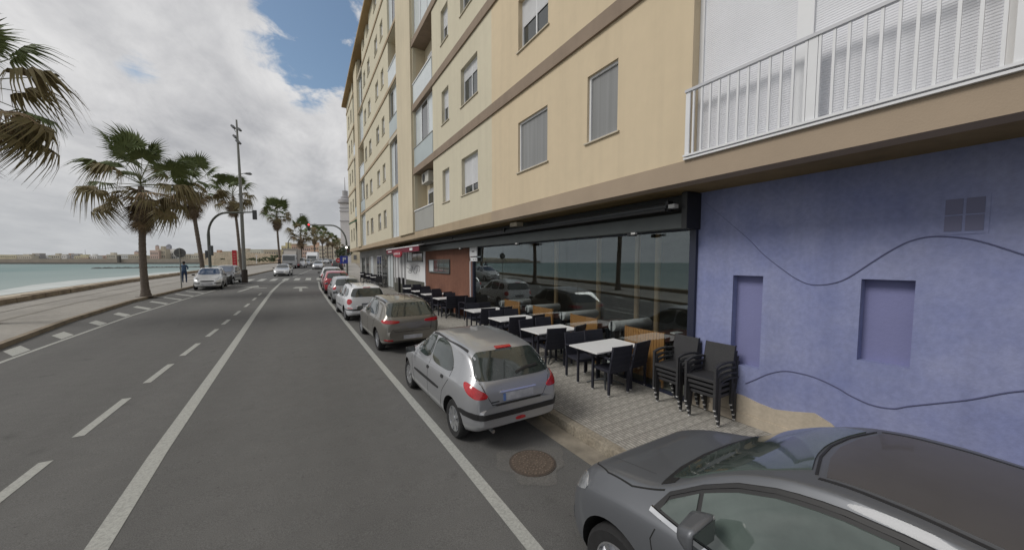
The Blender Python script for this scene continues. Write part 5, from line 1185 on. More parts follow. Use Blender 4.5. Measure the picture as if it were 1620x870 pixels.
for v in 'lr':
    P_.append(('window_trim', blackpl, [(1.035, .955)]+[(x, z+.022) for x, z in wtop(.98, -1.05, 24)]+[(-1.32, 1.03)]+[(-1.30, 1.0), (-1.03, wt(-1.03)-.005)]+[(x, z+.002) for x, z in wtop(-1.02, .965, 24)]+[(.985, .960)], v, dict(off=.010, rnd_=0, grid=.03)))
    P_.append(('window_glazing', blackpl, [(1.03, .953)]+wtop(.985, -.98, 22)+[(-1.26, 1.02), (-.6, .985), (0, .965)], v, dict(off=.006, rnd_=0, grid=.03)))
    P_.append(('quarter_window', lg, [(.985, .968), (.955, wt(.955)-.02), (.80, wt(.80)-.02), (.765, .966)], v, GR))
    P_.append(('side_window', lg, [(.735, .966)]+[(x, z-.02) for x, z in wtop(.775, .02, 10)]+[(-.05, .968)], v, GR))
    P_.append(('side_window', lg, [(-.15, .972)]+[(x, z-.02) for x, z in wtop(-.08, -.90, 10)]+[(-.98, 1.02)], v, GR))
    P_.append(('window_chrome', chrome, stripe([(1.05, .938), (.8, .938), (0, .948), (-1.25, 1.0)], .022), v, dict(off=.012, rnd_=0, grid=.04)))
    for st in ([(.96, .93), (1.00, .80), (.93, .58), (.88, .24)], [(-.11, .94), (-.12, .25)], [(-1.05, .97), (-1.02, .72), (-.88, .26)], [(.93, .925), (.97, 1.0), (1.0, 1.02)]): P_.append(('door_seam', seam, stripe(st, .008), v, dict(off=.0015, skirt=.004, rnd_=0, grid=.05)))
    P_.append(('door_handle', chrome, [(.02, .80), (.18, .80), (.18, .828), (.02, .828)], v, dict(off=.02, rnd_=1)))
    P_.append(('headlight', clearl, [(1.60, .745), (1.76, .66), (1.86, .62), (1.85, .70), (1.72, .78)], v, dict(off=.006, rnd_=1, grid=.03)))
    P_.append(('fog_lamp_trim', chrome, [(1.86, .42), (1.90, .40), (1.88, .27), (1.84, .27)], v, dict(off=.006, rnd_=0)))
P_[:] = [p for p in P_]
P_.append(('windscreen', lg, [(1.045, -.57), (1.10, -.30), (1.115, 0), (1.10, .30), (1.045, .57), (.37, .435), (.43, .2), (.45, 0), (.43, -.2), (.37, -.435)], 't', dict(off=.009, rnd_=1, grid=.035)))
P_.append(('scuttle', blackpl, stripe([(1.03, -.61), (1.10, -.31), (1.12, 0), (1.10, .31), (1.03, .61)], .085), 't', dict(off=.004, rnd_=0, grid=.035)))
P_.append(('windscreen_header', blackpl, stripe([(.35, -.43), (.41, -.2), (.43, 0), (.41, .2), (.35, .43)], .012), 't', dict(off=.005, rnd_=0, grid=.035)))
P_.append(('roof_panel', mat('matt_dark_roof', (.075, .070, .068), .45, coat=.3, nscale=3, namt=.08), [(.31, -.43), (.37, -.2), (.39, 0), (.37, .2), (.31, .43), (-.5, .455), (-1.0, .41), (-1.0, -.41), (-.5, -.455)], 't', dict(off=.004, rnd_=0)))
for sy in (1, -1):
    P_.append(('bonnet_seam', seam, stripe([(1.02, sy*.655), (1.25, sy*.685), (1.50, sy*.65), (1.70, sy*.56), (1.82, sy*.42)], .009), 't', dict(off=.0015, skirt=.004, rnd_=0)))
    P_.append(('roof_channel', blackpl, stripe([(.33, sy*.462), (-.2, sy*.487), (-.8, sy*.465)], .02), 't', dict(off=.003, rnd_=0)))
P_.append(('bonnet_crease', mat('dark_grey_crease', (.05, .052, .055), .4), stripe([(1.20, .50), (1.5, .46), (1.78, .36)], .005), 't', dict(off=.001, skirt=.003, rnd_=0)))
front(c, 'grille', blackpl, [(-.36, .52), (.36, .52), (.42, .66), (-.42, .66)], rnd_=1)
c['mirror'] = (.69, 1.075, 1.15); c['mirror_mat'] = dark_c
def wipers(car):
    MB().tube([(1.09, .38, 1.04), (.92, .05, 1.135), (.86, -.2, 1.17)], .007, 6).build('wiper', blackpl, car)
    MB().tube([(1.12, -.1, 1.03), (.99, -.38, 1.09), (.96, -.5, 1.10)], .007, 6).build('wiper', blackpl, car)
def rooflight(car): MB().disc_lathe([(.018, 0), (.012, .012), (.001, .014)], (-.45, .50, 1.458), 'z', 12).build('roof_fitting_cap', chrome, car)
c['extras'] = [wipers, rooflight]
build_car(c, 'dark grey saloon cut off at the bottom right corner beside the camera', 2.60, .40, UP+R(.5), None, 1.0)

# left side, parked facing the camera; oncoming and far traffic
c = hatch(palesil, L=4.27, W=1.75, H=1.62, wb=2.76, r=.30, kind='mpv'); generic_panels(c, 'mpv', mat('blue_reflecting_glass', (.05, .08, .14), .05, spec=.8, coat=.5), 1); c['mirror_mat'] = blackpl
c['panels'] = [p for p in c['panels'] if p[0] not in ('headlight', 'air_intake', 'number_plate')]
front(c, 'headlight', clearl, [(.42, .62), (.68, .68), (.74, .82), (.60, .82), (.44, .72)], True, rnd_=1); front(c, 'bumper_insert', blackpl, [(.38, .42), (.74, .43), (.74, .50), (.38, .49)], True, rnd_=1); front(c, 'number_plate', plate, [(-.30, .36), (.30, .36), (.30, .48), (-.30, .48)], off=.012, rnd_=0)
build_car(c, 'pale silver people carrier parked facing the camera at the promenade kerb', -5.62, 33.6, -UP+R(3), None, .93)
c = hatch(darker, L=4.2, W=1.75, H=1.66, wb=2.6, r=.31, kind='mpv'); generic_panels(c, 'mpv', mat('blue_reflecting_glass', (.05, .08, .14), .05), 1)
build_car(c, 'dark grey people carrier parked behind the pale one at the promenade kerb', -5.42, 38.3, -UP-R(6), None, .92)
c = hatch(palesil, L=4.3, W=1.7, H=1.42, wb=2.6, r=.30, kind='saloon'); generic_panels(c, 'saloon', carglass, 1)
build_car(c, 'silver saloon driving towards the camera just past the crossing', -1.75, 50.5, -UP-R(6), None, .95, name='driving_car')
far = [('small silver saloon coming down the road beyond the crossing', palesil, 'saloon', 2.6, 68.0, 1.45), ('white van like car parked beyond the lorry', white_c, 'mpv', .1, 76, 1.8), ('silver hatchback parked two behind the lorry', silver, 'hatch', 1.2, 84, 1.5), ('grey hatchback parked three behind the lorry', brown_g, 'hatch', 2.6, 92, 1.5), ('white hatchback parked four behind the lorry', white_c, 'hatch', 4.2, 102, 1.5), ('silver estate farthest along the left kerb', palesil, 'mpv', 6.4, 118, 1.6), ('dark car farthest along the left kerb', darker, 'hatch', 8.6, 134, 1.5)]
for lab, pt, kd, x, y, H in far:
    c = hatch(pt, L=4.1, W=1.72, H=H, wb=2.5, r=.30, kind=kd); generic_panels(c, kd, carglass, 0)
    build_car(c, lab, x, y, -UP-R(8), 'cars beyond the crossing', .95, name='far_car')
# lorry
lo = thing('box_lorry', 'white box lorry parked at the left kerb beyond the crossing', 'lorry', (-1.5, 71, zr(71)), (0, 0, R(-6)))
box_m = mat('lorry_box', (.33, .31, .285), .6, nscale=1, namt=.1)
MB().box(-1.05, 1.05, 1.2, 6.2, .75, 3.35).build('cargo_box', box_m, lo, bevel=.03)
q = MB(); q.prism([(-1.05, .5), (-1.05, 1.25), (-.75, 2.2), (-.1, 2.35), (1.15, 2.35), (1.15, .5)], 'x', -.95, .95); q.build('cab', mat('lorry_cab', (.42, .43, .44), .5), lo, bevel=.04)
q = MB(); q.prism([(-.75, 2.2), (.2, 2.3), (1.15, 3.0), (1.15, 2.36)], 'x', -.9, .9); q.build('wind_deflector', box_m, lo)
q = MB(); q.prism([(-1.05, 1.30), (-1.03, 1.28), (-.76, 2.10), (-.79, 2.12)], 'x', -.84, .84); q.build('windscreen', carglass, lo)
q = MB(); q.box(-.5, .5, -1.07, -1.04, .62, .85); q.build('grille', blackpl, lo)
for sx_ in (-.8, .6): MB().box(sx_, sx_+.22, -1.08, -1.04, .65, .82).build('headlight', clearl, lo)
tmh, rmh = wheel_meshes(.42, .25, 'cap')
for yy in (-.3, 4.6):
    for s_ in (1, -1): w_ = place('wheel', tmh, lo, (s_*.85, yy, .42), (0, 0, -s_*UP)); place('rim', rmh, w_)
MB().box(1.06, 1.10, -.7, -.5, 1.5, 1.9).build('wing_mirror', blackpl, lo)
MB().box(-1.0, 1.0, 1.0, 6.0, .5, .74).build('chassis', redm, lo)
# white bus-like van far
vb_ = thing('white_camper', 'white high roofed van far down the road behind the lorry', 'van', (2.6, 96, zr(96)), (0, 0, R(-8)))
q = MB(); q.prism([(-2.5, .4), (-2.55, 1.3), (-2.1, 2.1), (-1.4, 2.9), (2.5, 2.9), (2.5, .4)], 'x', -1.05, 1.05); q.build('body', white, vb_, bevel=.08)
q = MB(); q.prism([(-2.57, 1.32), (-2.5, 1.30), (-2.1, 2.02), (-2.16, 2.06)], 'x', -.9, .9); q.build('windscreen', carglass, vb_)
for s_ in (1, -1):
    for yy in (-1.6, 1.6): w_ = place('wheel', tmh, vb_, (s_*.92, yy, .42), (0, 0, -s_*UP)); place('rim', rmh, w_)

# ------------------------------------------------------------------ palms
def frond_mesh(name, mt, seed, dead=False, n=30, droop=.3, span=250):
    rd = random.Random(seed); q = MB(); Lp = 1.32 if not dead else .8
    # stalk from 0 to Lp, bending down a little
    pts = [(Lp*t, 0, -.10*t*t) for t in (0, .33, .66, 1)]
    q.tube(pts, [.022, .016, .013, .010], 3, 1, cap=False)
    hub = Vector((Lp, 0, -.10)); Rb = .86 if not dead else .80
    for i in range(n):
        a = R(-span/2+span*i/(n-1))+rd.uniform(-.03, .03)
        l = Rb*(.72+.28*math.cos(a*.55))*rd.uniform(.85, 1.08)
        dirv = Vector((math.cos(a), math.sin(a), 0)); per = Vector((-math.sin(a), math.cos(a), 0))
        wd = l*math.radians(span/(n-1))*.56
        prev = None; dr = droop*rd.uniform(.6, 1.5)
        for t, wf in ((.02, .15), (.30, .60), (.48, .55), (.74, .20), (1.0, .03)):
            zz_ = -.10 - dr*max(0, t-.40)**1.6*1.6 - (.10 if dead else .04)*abs(math.sin(a))*t + .05*math.sin(math.pi*t)
            rr = l*t*(1 - dr*.35*max(0, t-.5))
            c_ = hub + dirv*rr + Vector((0, 0, zz_+.10)); w2 = wd*wf*(1 if not dead else .8)
            fold = .35*w2
            a1 = c_ + per*w2 + Vector((0, 0, fold*(1 if i % 2 else -1))); b1 = c_ - per*w2 + Vector((0, 0, -fold*(1 if i % 2 else -1)))
            if prev: q.face([prev[0], a1, b1, prev[1]], 0)
            prev = (a1, b1)
    return q.mesh(name, [mt, petm if not dead else leafdd], fix=False)
FG = [frond_mesh('frond', leafg, 1, n=32, droop=.22), frond_mesh('frond', leafg, 2, n=32, droop=.6), frond_mesh('frond', leafo, 3, n=30, droop=1.0)]
FD = [frond_mesh('dead_frond', leafd, 4, True, 20, .5, 130), frond_mesh('dead_frond', leafdd, 5, True, 20, -.12, 100), frond_mesh('dead_frond', leafo, 6, True, 22, .7, 170)]
def palm(label, base, top, rb, scale, nf=(30, 10, 46), seed=1, joined=False, lean=0.0):
    rd = random.Random(seed); bx, by = base; z0 = zr(by)+.10
    p = thing('palm_tree', label, 'palm tree', (bx, by, z0), group='palms along the promenade')
    H_ = top
    pts = []; rads = []
    for i in range(57):
        t = i/56; pts.append((lean*t+.12*math.sin(t*3+seed)*t*(1-t)*2, .05*math.sin(t*4+seed), H_*t)); rads.append(rb*(1-.28*t+.5*max(0, 1-t*9)**1.6)*(1+.03*rd.uniform(-1, 1)+(.045 if i % 2 else -.03)))
    MB().tube(pts, rads, 14).build('trunk', trunkm, p, smooth=60)
    cx, cy, cz = pts[-1]
    if not joined:
        q = MB(); q.disc_lathe([(.46, .018), (.45, .026)], n=16); q.build('soil_square', mat('tree_pit', (.09, .075, .06), .95, nscale=8, namt=.3), p)
    crown = MB() if joined else None
    def add(me, az, el, roll, off, s):
        M_ = Matrix.Translation((cx+off[0], cy+off[1], cz+off[2])) @ Matrix.Rotation(az, 4, 'Z') @ Matrix.Rotation(-el, 4, 'Y') @ Matrix.Rotation(roll, 4, 'X') @ Matrix.Scale(s, 4)
        if joined:
            n = len(crown.v); crown.v += [tuple(M_ @ v.co) for v in me.vertices]
            for f in me.polygons: crown.f.append(tuple(n+k for k in f.vertices)); crown.m.append({'palm_green': 0, 'palm_olive': 1, 'palm_dead': 2, 'palm_dead_dark': 3}[me.materials[0].name] if f.material_index == 0 else 4)
        else:
            o = place(me.name.split('.')[0], me, p, M_.to_translation(), M_.to_euler(), s)
    ng, no, nd = nf
    for i in range(ng):     # live fan leaves from upright to level
        t = i/ng; el = R(80-90*t+rd.uniform(-12, 12)); az = i*2.399+rd.uniform(-.3, .3)
        add(FG[0] if t < .35 else FG[rd.choice((0, 1, 1, 2) if t < .7 else (1, 2, 2))], az, el, rd.uniform(-.7, .7), (0, 0, .35-.35*t), scale*rd.uniform(.8, 1.12))
    for i in range(no):     # browning, dropping
        el = R(rd.uniform(-45, -8)); add(FD[rd.choice((0, 2))] if rd.random() < .72 else FG[2], i*2.399+rd.random(), el, rd.uniform(-.5, .5), (0, 0, -.15), scale*rd.uniform(.8, 1.0))
    for i in range(nd):     # hanging skirt
        t = i/nd; az = i*2.399+rd.uniform(-.4, .4); el = R(-66-18*t+rd.uniform(-6, 6)); rr = rb*.6
        add(FD[rd.choice((0, 1, 1, 1))], az, el, rd.uniform(-.6, .6), (math.cos(az)*rr, math.sin(az)*rr, -.1-.85*t*scale), scale*rd.uniform(.62, .85))
    if joined: tag(crown.build('crown', [leafg, leafo, leafd, leafdd, petm], p, fix=False), kind='stuff')
    return p
def at_depth(u, depth):
    d = dirpx(u, 415); F = Vector((math.sin(R(30.394))*math.cos(R(3.614)), math.cos(R(30.394))*math.cos(R(3.614)), -math.sin(R(3.614))))
    t = depth/d.dot(F); return (d.x*t, d.y*t)
palm('large palm cut off by the left edge, with ragged brown hanging fronds', at_depth(-40, 11.6), 7.5, .17, 1.45, (18, 26, 34), 21)
palm('tallest whole palm with full green fan crown, nearest in the row', at_depth(228, 19.8), 6.0, .17, 1.33, (22, 14, 40), 4, lean=.05)
palm('leaning palm with thick brown skirt behind the road sign, second in the row', at_depth(321, 28.5), 7.4, .155, 1.26, (20, 13, 38), 8, lean=-.45)
palm('palm touching the tall floodlight mast, third in the row', at_depth(382, 42), 9.0, .165, 1.30, (18, 12, 38), 12, lean=-.5)
palm('slender palm with small round crown standing apart left of the far red signal', at_depth(443, 62), 8.9, .18, 1.38, (30, 8, 50), 15, joined=True, lean=-.2)
for i, (u, dep, h, lab) in enumerate([(477, 70, 6.3, 'wide palm under the curved traffic light arm beyond the lorry'), (498, 88, 7.0, 'palm between the far vans, first of the distant cluster'), (511, 104, 8.0, 'palm in the distant cluster, second towards the building'), (519, 118, 7.6, 'palm in the distant cluster, third towards the building'), (527, 135, 8.2, 'palm in the distant cluster, fourth towards the building'), (534, 150, 7.2, 'palm in the distant cluster, nearest the white tower')]):
    palm(lab, at_depth(u, dep), h, .19, 1.3 if i else 1.6, (15, 8, 22), 31+i, joined=True)

# ------------------------------------------------------------------ masts, signals, signs
def pole_thing(name, label, cat, xy, **k): return thing(name, label, cat, (xy[0], xy[1], zr(xy[1])+.10), **k)
x, y = at_depth(386, 30); z0 = zr(y)+.1
lm = pole_thing('floodlight_mast', 'tall grey mast with floodlights on top, behind the parked cars', 'light mast', (x, y))
Hm = 2.5+(415-196)*30/570-z0
MB().tube([(0, 0, 0), (0, 0, 1.2), (0, 0, Hm*.6), (-.06, 0, Hm)], [.17, .14, .11, .06], 12).build('mast', galv, lm, smooth=50)
MB().tube([(0, 0, 0), (0, 0, 1.1)], .22, 10).build('mast_base', mat('rusty_dark', (.05, .04, .035), .9), lm)
rx = Vector((math.cos(R(30.4)), -math.sin(R(30.4)), 0))     # picture-right on the ground
def P3(r, z): return tuple(rx*r + Vector((0, 0, z)))
MB().tube([P3(0, Hm-4.35), P3(.35, Hm-4.25), P3(.75, Hm-4.3)], .03, 8).build('lamp_arm', galv, lm)
q = MB(); q.tube([P3(.35, Hm-4.28), P3(.55, Hm-4.27), P3(.85, Hm-4.3), P3(1.0, Hm-4.34)], [.03, .09, .11, .03], 10); q.build('lamp_head', signgrey, lm, smooth=50)
for r_, z_, s_ in ((-.36, Hm-.55, .15), (-.22, Hm-1.35, .16), (.0, Hm-1.75, .17), (.12, Hm-.75, .14)):
    q = MB(); M_ = Matrix.Translation(P3(r_, z_)) @ Matrix.Rotation(R(-30.4), 4, 'Z') @ Matrix.Rotation(R(50), 4, 'Y'); q.box(-s_, s_, -s_, s_, -.07, .07, 0, M_); q.build('floodlight_head', signgrey, lm, bevel=.02)
MB().tube([P3(-.36, Hm-.6), P3(-.18, Hm-.95), P3(0, Hm-.95)], .022, 6).build('bracket', galv, lm)
def signal_head(par, loc, lit=None, h=.75, back=False):
    q = MB(); q.box(-.15, .15, -.1, .1, -h, 0); o = q.build('signal_head', dark if back else darkgrey, par, loc=loc, bevel=.03)
    cols = [mat('dark_red_lens', (.09, .008, .008), .3), mat('dark_amber_lens', (.10, .045, .01), .3), mat('green_lens', (.008, .05, .03), .3)]
    for k in range(3):
        g = MB(); g.disc_lathe([(.09, 0), (.085, .02), (.001, .03)], (0, 0, 0), 'y', 16)
        g.build('lens', redlit if lit == k else cols[k], o, loc=(0, -.10, -.14-.235*k)).rotation_euler = (0, 0, math.pi)
    return o
def arm_signal(label, u, depth, dirr, arm_end_u, yarm, ycurve0, lit=None):
    x, y = at_depth(u, depth); t = pole_thing('traffic_light', label, 'traffic light', (x, y), group='traffic lights on curved arms')
    z0 = t.location.z; s = depth/570; zA = 2.5+(415-yarm)*s-z0; z1 = 2.5+(415-ycurve0)*s-z0; reach = (arm_end_u-u)*s
    r_ = abs(reach)*.42*(1 if reach > 0 else -1); pts = [P3(0, 0), P3(0, z1)]
    for k in range(1, 9):
        a = R(90*k/8); pts.append(P3(r_*(1-math.cos(a)), z1+(zA-z1)*math.sin(a)))
    pts.append(P3(reach, zA+.05))
    MB().tube(pts, [.11]*2+[.085]*8+[.05], 10).build('curved_pole', polegreen, t, smooth=60)
    return t, zA, reach
t, zA, reach = arm_signal('curved traffic light pole behind the parked cars, arm reaching over the left lane', 332, 29.5, 1, 404, 337.5, 372)
signal_head(t, P3(reach+.12, zA+.2)).rotation_euler = (0, 0, math.pi); signal_head(t, P3(.12, 3.05), h=.8).rotation_euler = (0, 0, R(150)); signal_head(t, P3(-.18, 2.65), h=.6).rotation_euler = (0, 0, R(-100))
t, zA, reach = arm_signal('curved traffic light pole by the far end of the building, red lamp lit', 549, 41.5, -1, 492, 357, 385, 0)
o = signal_head(t, P3(reach-.12, zA+.2), 0); signal_head(t, P3(.15, 3.1), h=.7)
q = MB(); q.disc_lathe([(.11, 0), (.001, .05)], (0, 0, 0), 'y', 16); l_ = q.build('white_lamp', whlit, t, loc=tuple(Vector(P3(-.05, 3.25))+Vector((0, -.15, 0)))); l_.rotation_euler = (0, 0, math.pi)
t, zA, reach = arm_signal('distant curved signal pole behind the slender palm', 457, 75, 1, 505, 373, 385)
# small lamp posts beyond
for u, dep, top_, lab in ((477.5, 78, 340, 'slender street lamp standing behind the wide palm'), (511, 120, 362, 'distant street lamp above the palm cluster')):
    x, y = at_depth(u, dep); t = pole_thing('street_lamp', lab, 'street lamp', (x, y)); h = 2.5+(415-top_)*dep/570-t.location.z
    MB().tube([(0, 0, 0), (0, 0, h)], [.10, .06], 8).build('pole', galv, t); MB().box(-.1, .55, -.12, .12, h, h+.12).build('lamp_head', signgrey, t)
# round sign seen from behind, by the kerb
x, y = at_depth(285, 24.6); t = pole_thing('road_sign', 'round road sign seen from its grey back on a post by the promenade kerb', 'road sign', (x, y)); h = 2.5+(415-400)*24.6/570-t.location.z
MB().tube([(0, 0, 0), (0, 0, h+.33)], .035, 8).build('post', galv, t)
q = MB(); q.disc_lathe([(.31, 0), (.32, .012), (.31, .024)], (0, 0, 0), 'y', 28); o = q.build('disc', signgrey, t, loc=(0, .05, h)); 
q = MB(); q.box(-.2, .2, -.01, .01, -.15, -.11); q.box(-.2, .2, -.01, .01, .11, .15); q.build('clamp', galv, t, loc=(0, .035, h))
# blue direction sign + red disc sign near the right hand signal
x, y = at_depth(548.5, 37); t = pole_thing('blue_sign', 'square blue sign with a white symbol on a grey post beside the pavement', 'road sign', (x, y)); h = 2.5+(415-411)*37/570-t.location.z
MB().tube([(0, 0, 0), (0, 0, h+.3)], .04, 8).build('post', galv, t)
A_ = Matrix.Rotation(R(-12), 4, 'Z')
q = MB(); q.box(-.62, .12, -.055, -.04, -.38, .38, 0, A_); q.build('sign_plate', bluem, t, loc=(0, 0, h)); q = MB(); q.box(-.35, -.28, -.062, -.056, -.2, .22, 0, A_); q.box(-.28, -.05, -.062, -.056, .02, .1, 0, A_); q.box(-.28, -.05, -.062, -.056, .15, .22, 0, A_); q.box(-.10, -.04, -.062, -.056, .1, .15, 0, A_); q.build('white_symbol', white, t, loc=(0, 0, h))
x, y = at_depth(535, 50); t = pole_thing('red_disc_sign', 'small round red sign over the roofs of the parked cars', 'road sign', (x, y)); h = 2.5+(415-412)*50/570-t.location.z
MB().tube([(0, 0, 0), (0, 0, h)], .035, 8).build('post', galv, t); q = MB(); q.disc_lathe([(.30, -.06), (.30, -.04)], (0, 0, 0), 'y', 20); q.build('disc', redm, t, loc=(0, 0, h)); MB().box(-.16, .16, -.07, -.062, -.05, .05).build('bar', white, t, loc=(0, 0, h))
# red banner
x, y = at_depth(371.5, 42); t = pole_thing('red_banner', 'upright red banner board beyond the dark people carrier', 'banner', (x, y)); s_ = 42/570
MB().box(-.22, .22, -.03, .03, .3, 2.5+(415-396)*s_-t.location.z).build('board', redm, t); MB().box(-.22, .22, -.05, .05, 0, .3).build('foot', darkgrey, t)
q = MB()
for k in range(5): q.box(-.10, .10, -.036, -.03, 1.0+k*.32, 1.0+k*.32+.16)
q.build('pale_marks', mat('pale_red_mark', (.55, .18, .18), .6), t)
# ------------------------------------------------------------------ people
def person(label, u, depth, cols, rz=0, h=1.74, zoff=0):
    x, y = at_depth(u, depth); t = pole_thing('person', label, 'person', (x, y)); t.location.z += zoff; t.rotation_euler = (0, 0, rz)
    k = h/1.75
    V = [(0,0,.96,.135),(0,0,1.12,.125),(0,.01,1.30,.155),(0,.01,1.43,.12),(0,.015,1.50,.055),(0,.02,1.56,.06),
         (.18,.01,1.41,.062),(.25,.05,1.17,.046),(.16,.25,1.12,.036),(.12,.32,1.14,.032),
         (-.18,.01,1.41,.062),(-.25,.04,1.17,.046),(-.18,.24,1.08,.036),(-.13,.31,1.10,.032),
         (.095,0,.88,.095),(.11,.03,.50,.065),(.11,-.06,.09,.045),(.12,.08,.035,.04),
         (-.095,0,.88,.095),(-.11,.0,.50,.065),(-.11,-.02,.09,.045),(-.12,.11,.035,.04)]
    E_ = [(0,1),(1,2),(2,3),(3,4),(4,5),(3,6),(6,7),(7,8),(8,9),(3,10),(10,11),(11,12),(12,13),(0,14),(14,15),(15,16),(16,17),(0,18),(18,19),(19,20),(20,21)]
    me = bpy.data.meshes.new('body'); me.from_pydata([(a*k, b*k, c*k) for a, b, c, r in V], E_, []); o = bpy.data.objects.new('body', me); COL.objects.link(o)
    sm = o.modifiers.new('s', 'SKIN'); 
    for i, v in enumerate(V): me.skin_vertices[0].data[i].radius = (v[3]*k*(1.15 if i < 4 else 1), v[3]*k*(.8 if i < 4 else 1))
    me.skin_vertices[0].data[0].use_root = True
    o.modifiers.new('u', 'SUBSURF').levels = 1
    ev = o.evaluated_get(bpy.context.evaluated_depsgraph_get()); nm = bpy.data.meshes.new_from_object(ev); bpy.data.objects.remove(o)
    for m_ in cols: nm.materials.append(m_)
    for p in nm.polygons:
        c_ = p.center/k; p.material_index = 1 if c_.z < .98 and c_.z > .10 else (2 if (c_.z >= 1.49 or (abs(c_.x) < .3 and c_.y > .2 and c_.z < 1.3 and c_.z > 1)) else (0 if c_.z > .9 else 3)); p.use_smooth = True
    nm.name = 'body'; place('body', nm, t)
    q = MB(); q.disc_lathe([(.001, -.12), (.055, -.105), (.078, -.05), (.088, .01), (.085, .06), (.055, .105), (.001, .12)], (0, .03, 0), 'z', 14)
    hd = q.build('head', skin, t, loc=(0, 0, 1.64*k), smooth=70)
    q = MB(); q.disc_lathe([(.094, -.01), (.097, .04), (.07, .11), (.001, .135)], (0, .018, 0), 'z', 14); q.disc_lathe([(.06, -.09), (.08, -.03), (.092, .0)], (0, .0, 0), 'z', 14); q.build('hair', hair, hd, smooth=70)
    for sx_ in (-1, 1): MB().tube([(sx_*.088, .03, -.02), (sx_*.098, .025, .01)], [.012, .018], 6).build('ear', skin, hd)
    q = MB(); q.tube([(0, .115, .01), (0, .135, -.025)], [.008, .014], 6); q.build('nose', skin, hd)
    q = MB(); q.box(-.03, .03, .110, .118, -.065, -.058); q.build('mouth', redm, hd)
    for sx_ in (-1, 1):
        hx = .12*sx_ if sx_ > 0 else -.13
        q = MB(); q.tube([(hx*k, .31*k, 1.125*k), (hx*k, .37*k, 1.13*k)], [.026, .034], 8)
        for f in range(4): q.tube([(hx*k+(-.024+.016*f), .37*k, 1.13*k), (hx*k+(-.026+.017*f), .41*k, 1.135*k), (hx*k+(-.024+.015*f), .435*k-.004*abs(f-1.5), 1.115*k)], [.009, .008, .006], 5)
        q.tube([(hx*k-sx_*.03, .34*k, 1.14*k), (hx*k-sx_*.05, .38*k, 1.15*k)], [.01, .008], 5); q.build('hand', skin, t, smooth=60)
    return t
shoe = mat('pale_shoe', (.3, .33, .38), .8)
person('person in a blue shirt and dark trousers walking away along the promenade', 290.5, 29.4, [shirt, trous, skin, shoe], R(5), 1.74)
person('distant person in black beside the slender palm', 441.5, 60, [darker if False else blackpl, blackpl, skin, shoe], R(170), 1.7)

# ------------------------------------------------------------------ far shore, town across the bay, street end
def far_box(name, label, cat, u0, u1, ytop, depth, col, group=None, zb=None, dpt=None, roof=None, wins=None):
    a = Vector(at_depth(u0, depth)); b = Vector(at_depth(u1, depth)); top = 2.5+(415-ytop)*depth/570*1.0
    zb = SEA-.5 if zb is None else zb; dvec = (b-a); wdt = dvec.length; ang = math.atan2(dvec.y, dvec.x); dpt = dpt or max(6, wdt*.6)
    t = thing(name, label, cat, (a.x, a.y, zb), (0, 0, ang), group)
    H_ = top-zb; MB().box(0, wdt, 0, dpt, 0, H_).build('walls', col, t)
    if roof == 'parapet': MB().box(-.3, wdt+.3, -.3, dpt+.3, H_, H_+.03*H_+.4).build('roof', sillm, t)
    if roof == 'hut': MB().box(wdt*.3, wdt*.7, dpt*.2, dpt*.7, H_, H_*1.18).build('stair_hut', col, t)
    if roof == 'dome':
        q = MB(); r_ = wdt*.42; q.disc_lathe([(r_*math.cos(R(x_)), H_+r_*.9*math.sin(R(x_))) for x_ in range(0, 90, 12)]+[(.001, H_+r_)], (wdt/2, dpt/2, 0), 'z', 14); q.build('dome', mat('dome_grey', (.30, .31, .34), .8), t, smooth=60)
    if roof == 'pitch':
        q = MB(); q.prism([(0, H_), (wdt/2, H_+wdt*.22), (wdt, H_)], 'y', 0, dpt); q.build('roof', mat('tile_roof', (.36, .20, .13), .9), t)
    if wins:
        nx, nz = wins; cw = wdt/(nx+.5); chh = H_/(nz+.6); q = MB()
        for i in range(nx):
            for k in range(nz):
                x0 = cw*.4+i*cw; z0 = chh*.55+k*chh; q.box(x0, x0+cw*.45, -.15, .0, z0, z0+chh*.5)
        q.build('windows', mat('far_window', (.14, .14, .14), .5), t)['kind'] = 'stuff'
    return t
def fm(n, c): return mat('far_'+n, c, .9, nscale=.06, namt=.10)  # pale tones: distance haze is put into the colours
pal = dict(beige=fm('beige', (.50, .46, .33)), cream=fm('cream', (.52, .48, .40)), white=fm('white', (.62, .61, .59)), terra=fm('terracotta', (.40, .27, .20)), pink=fm('pink', (.50, .38, .33)), grey=fm('grey', (.34, .33, .33)), ramp=fm('rampart', (.30, .26, .215)), dkramp=fm('dark_rampart', (.15, .14, .13)), salmon=fm('salmon', (.52, .36, .27)), stone=fm('stone', (.42, .37, .29)), yel=fm('yellow', (.50, .45, .27)))
D0 = 1150
far_box('sea_rampart', 'long grey harbour rampart at the water line across the bay', 'rampart', -420, 372, 409.5, D0, pal['ramp'], dpt=30); far_box('quay_foot', 'dark stone foot of the rampart along the far water line', 'quay', -420, 378, 415.2, D0-10, pal['dkramp'], dpt=8)
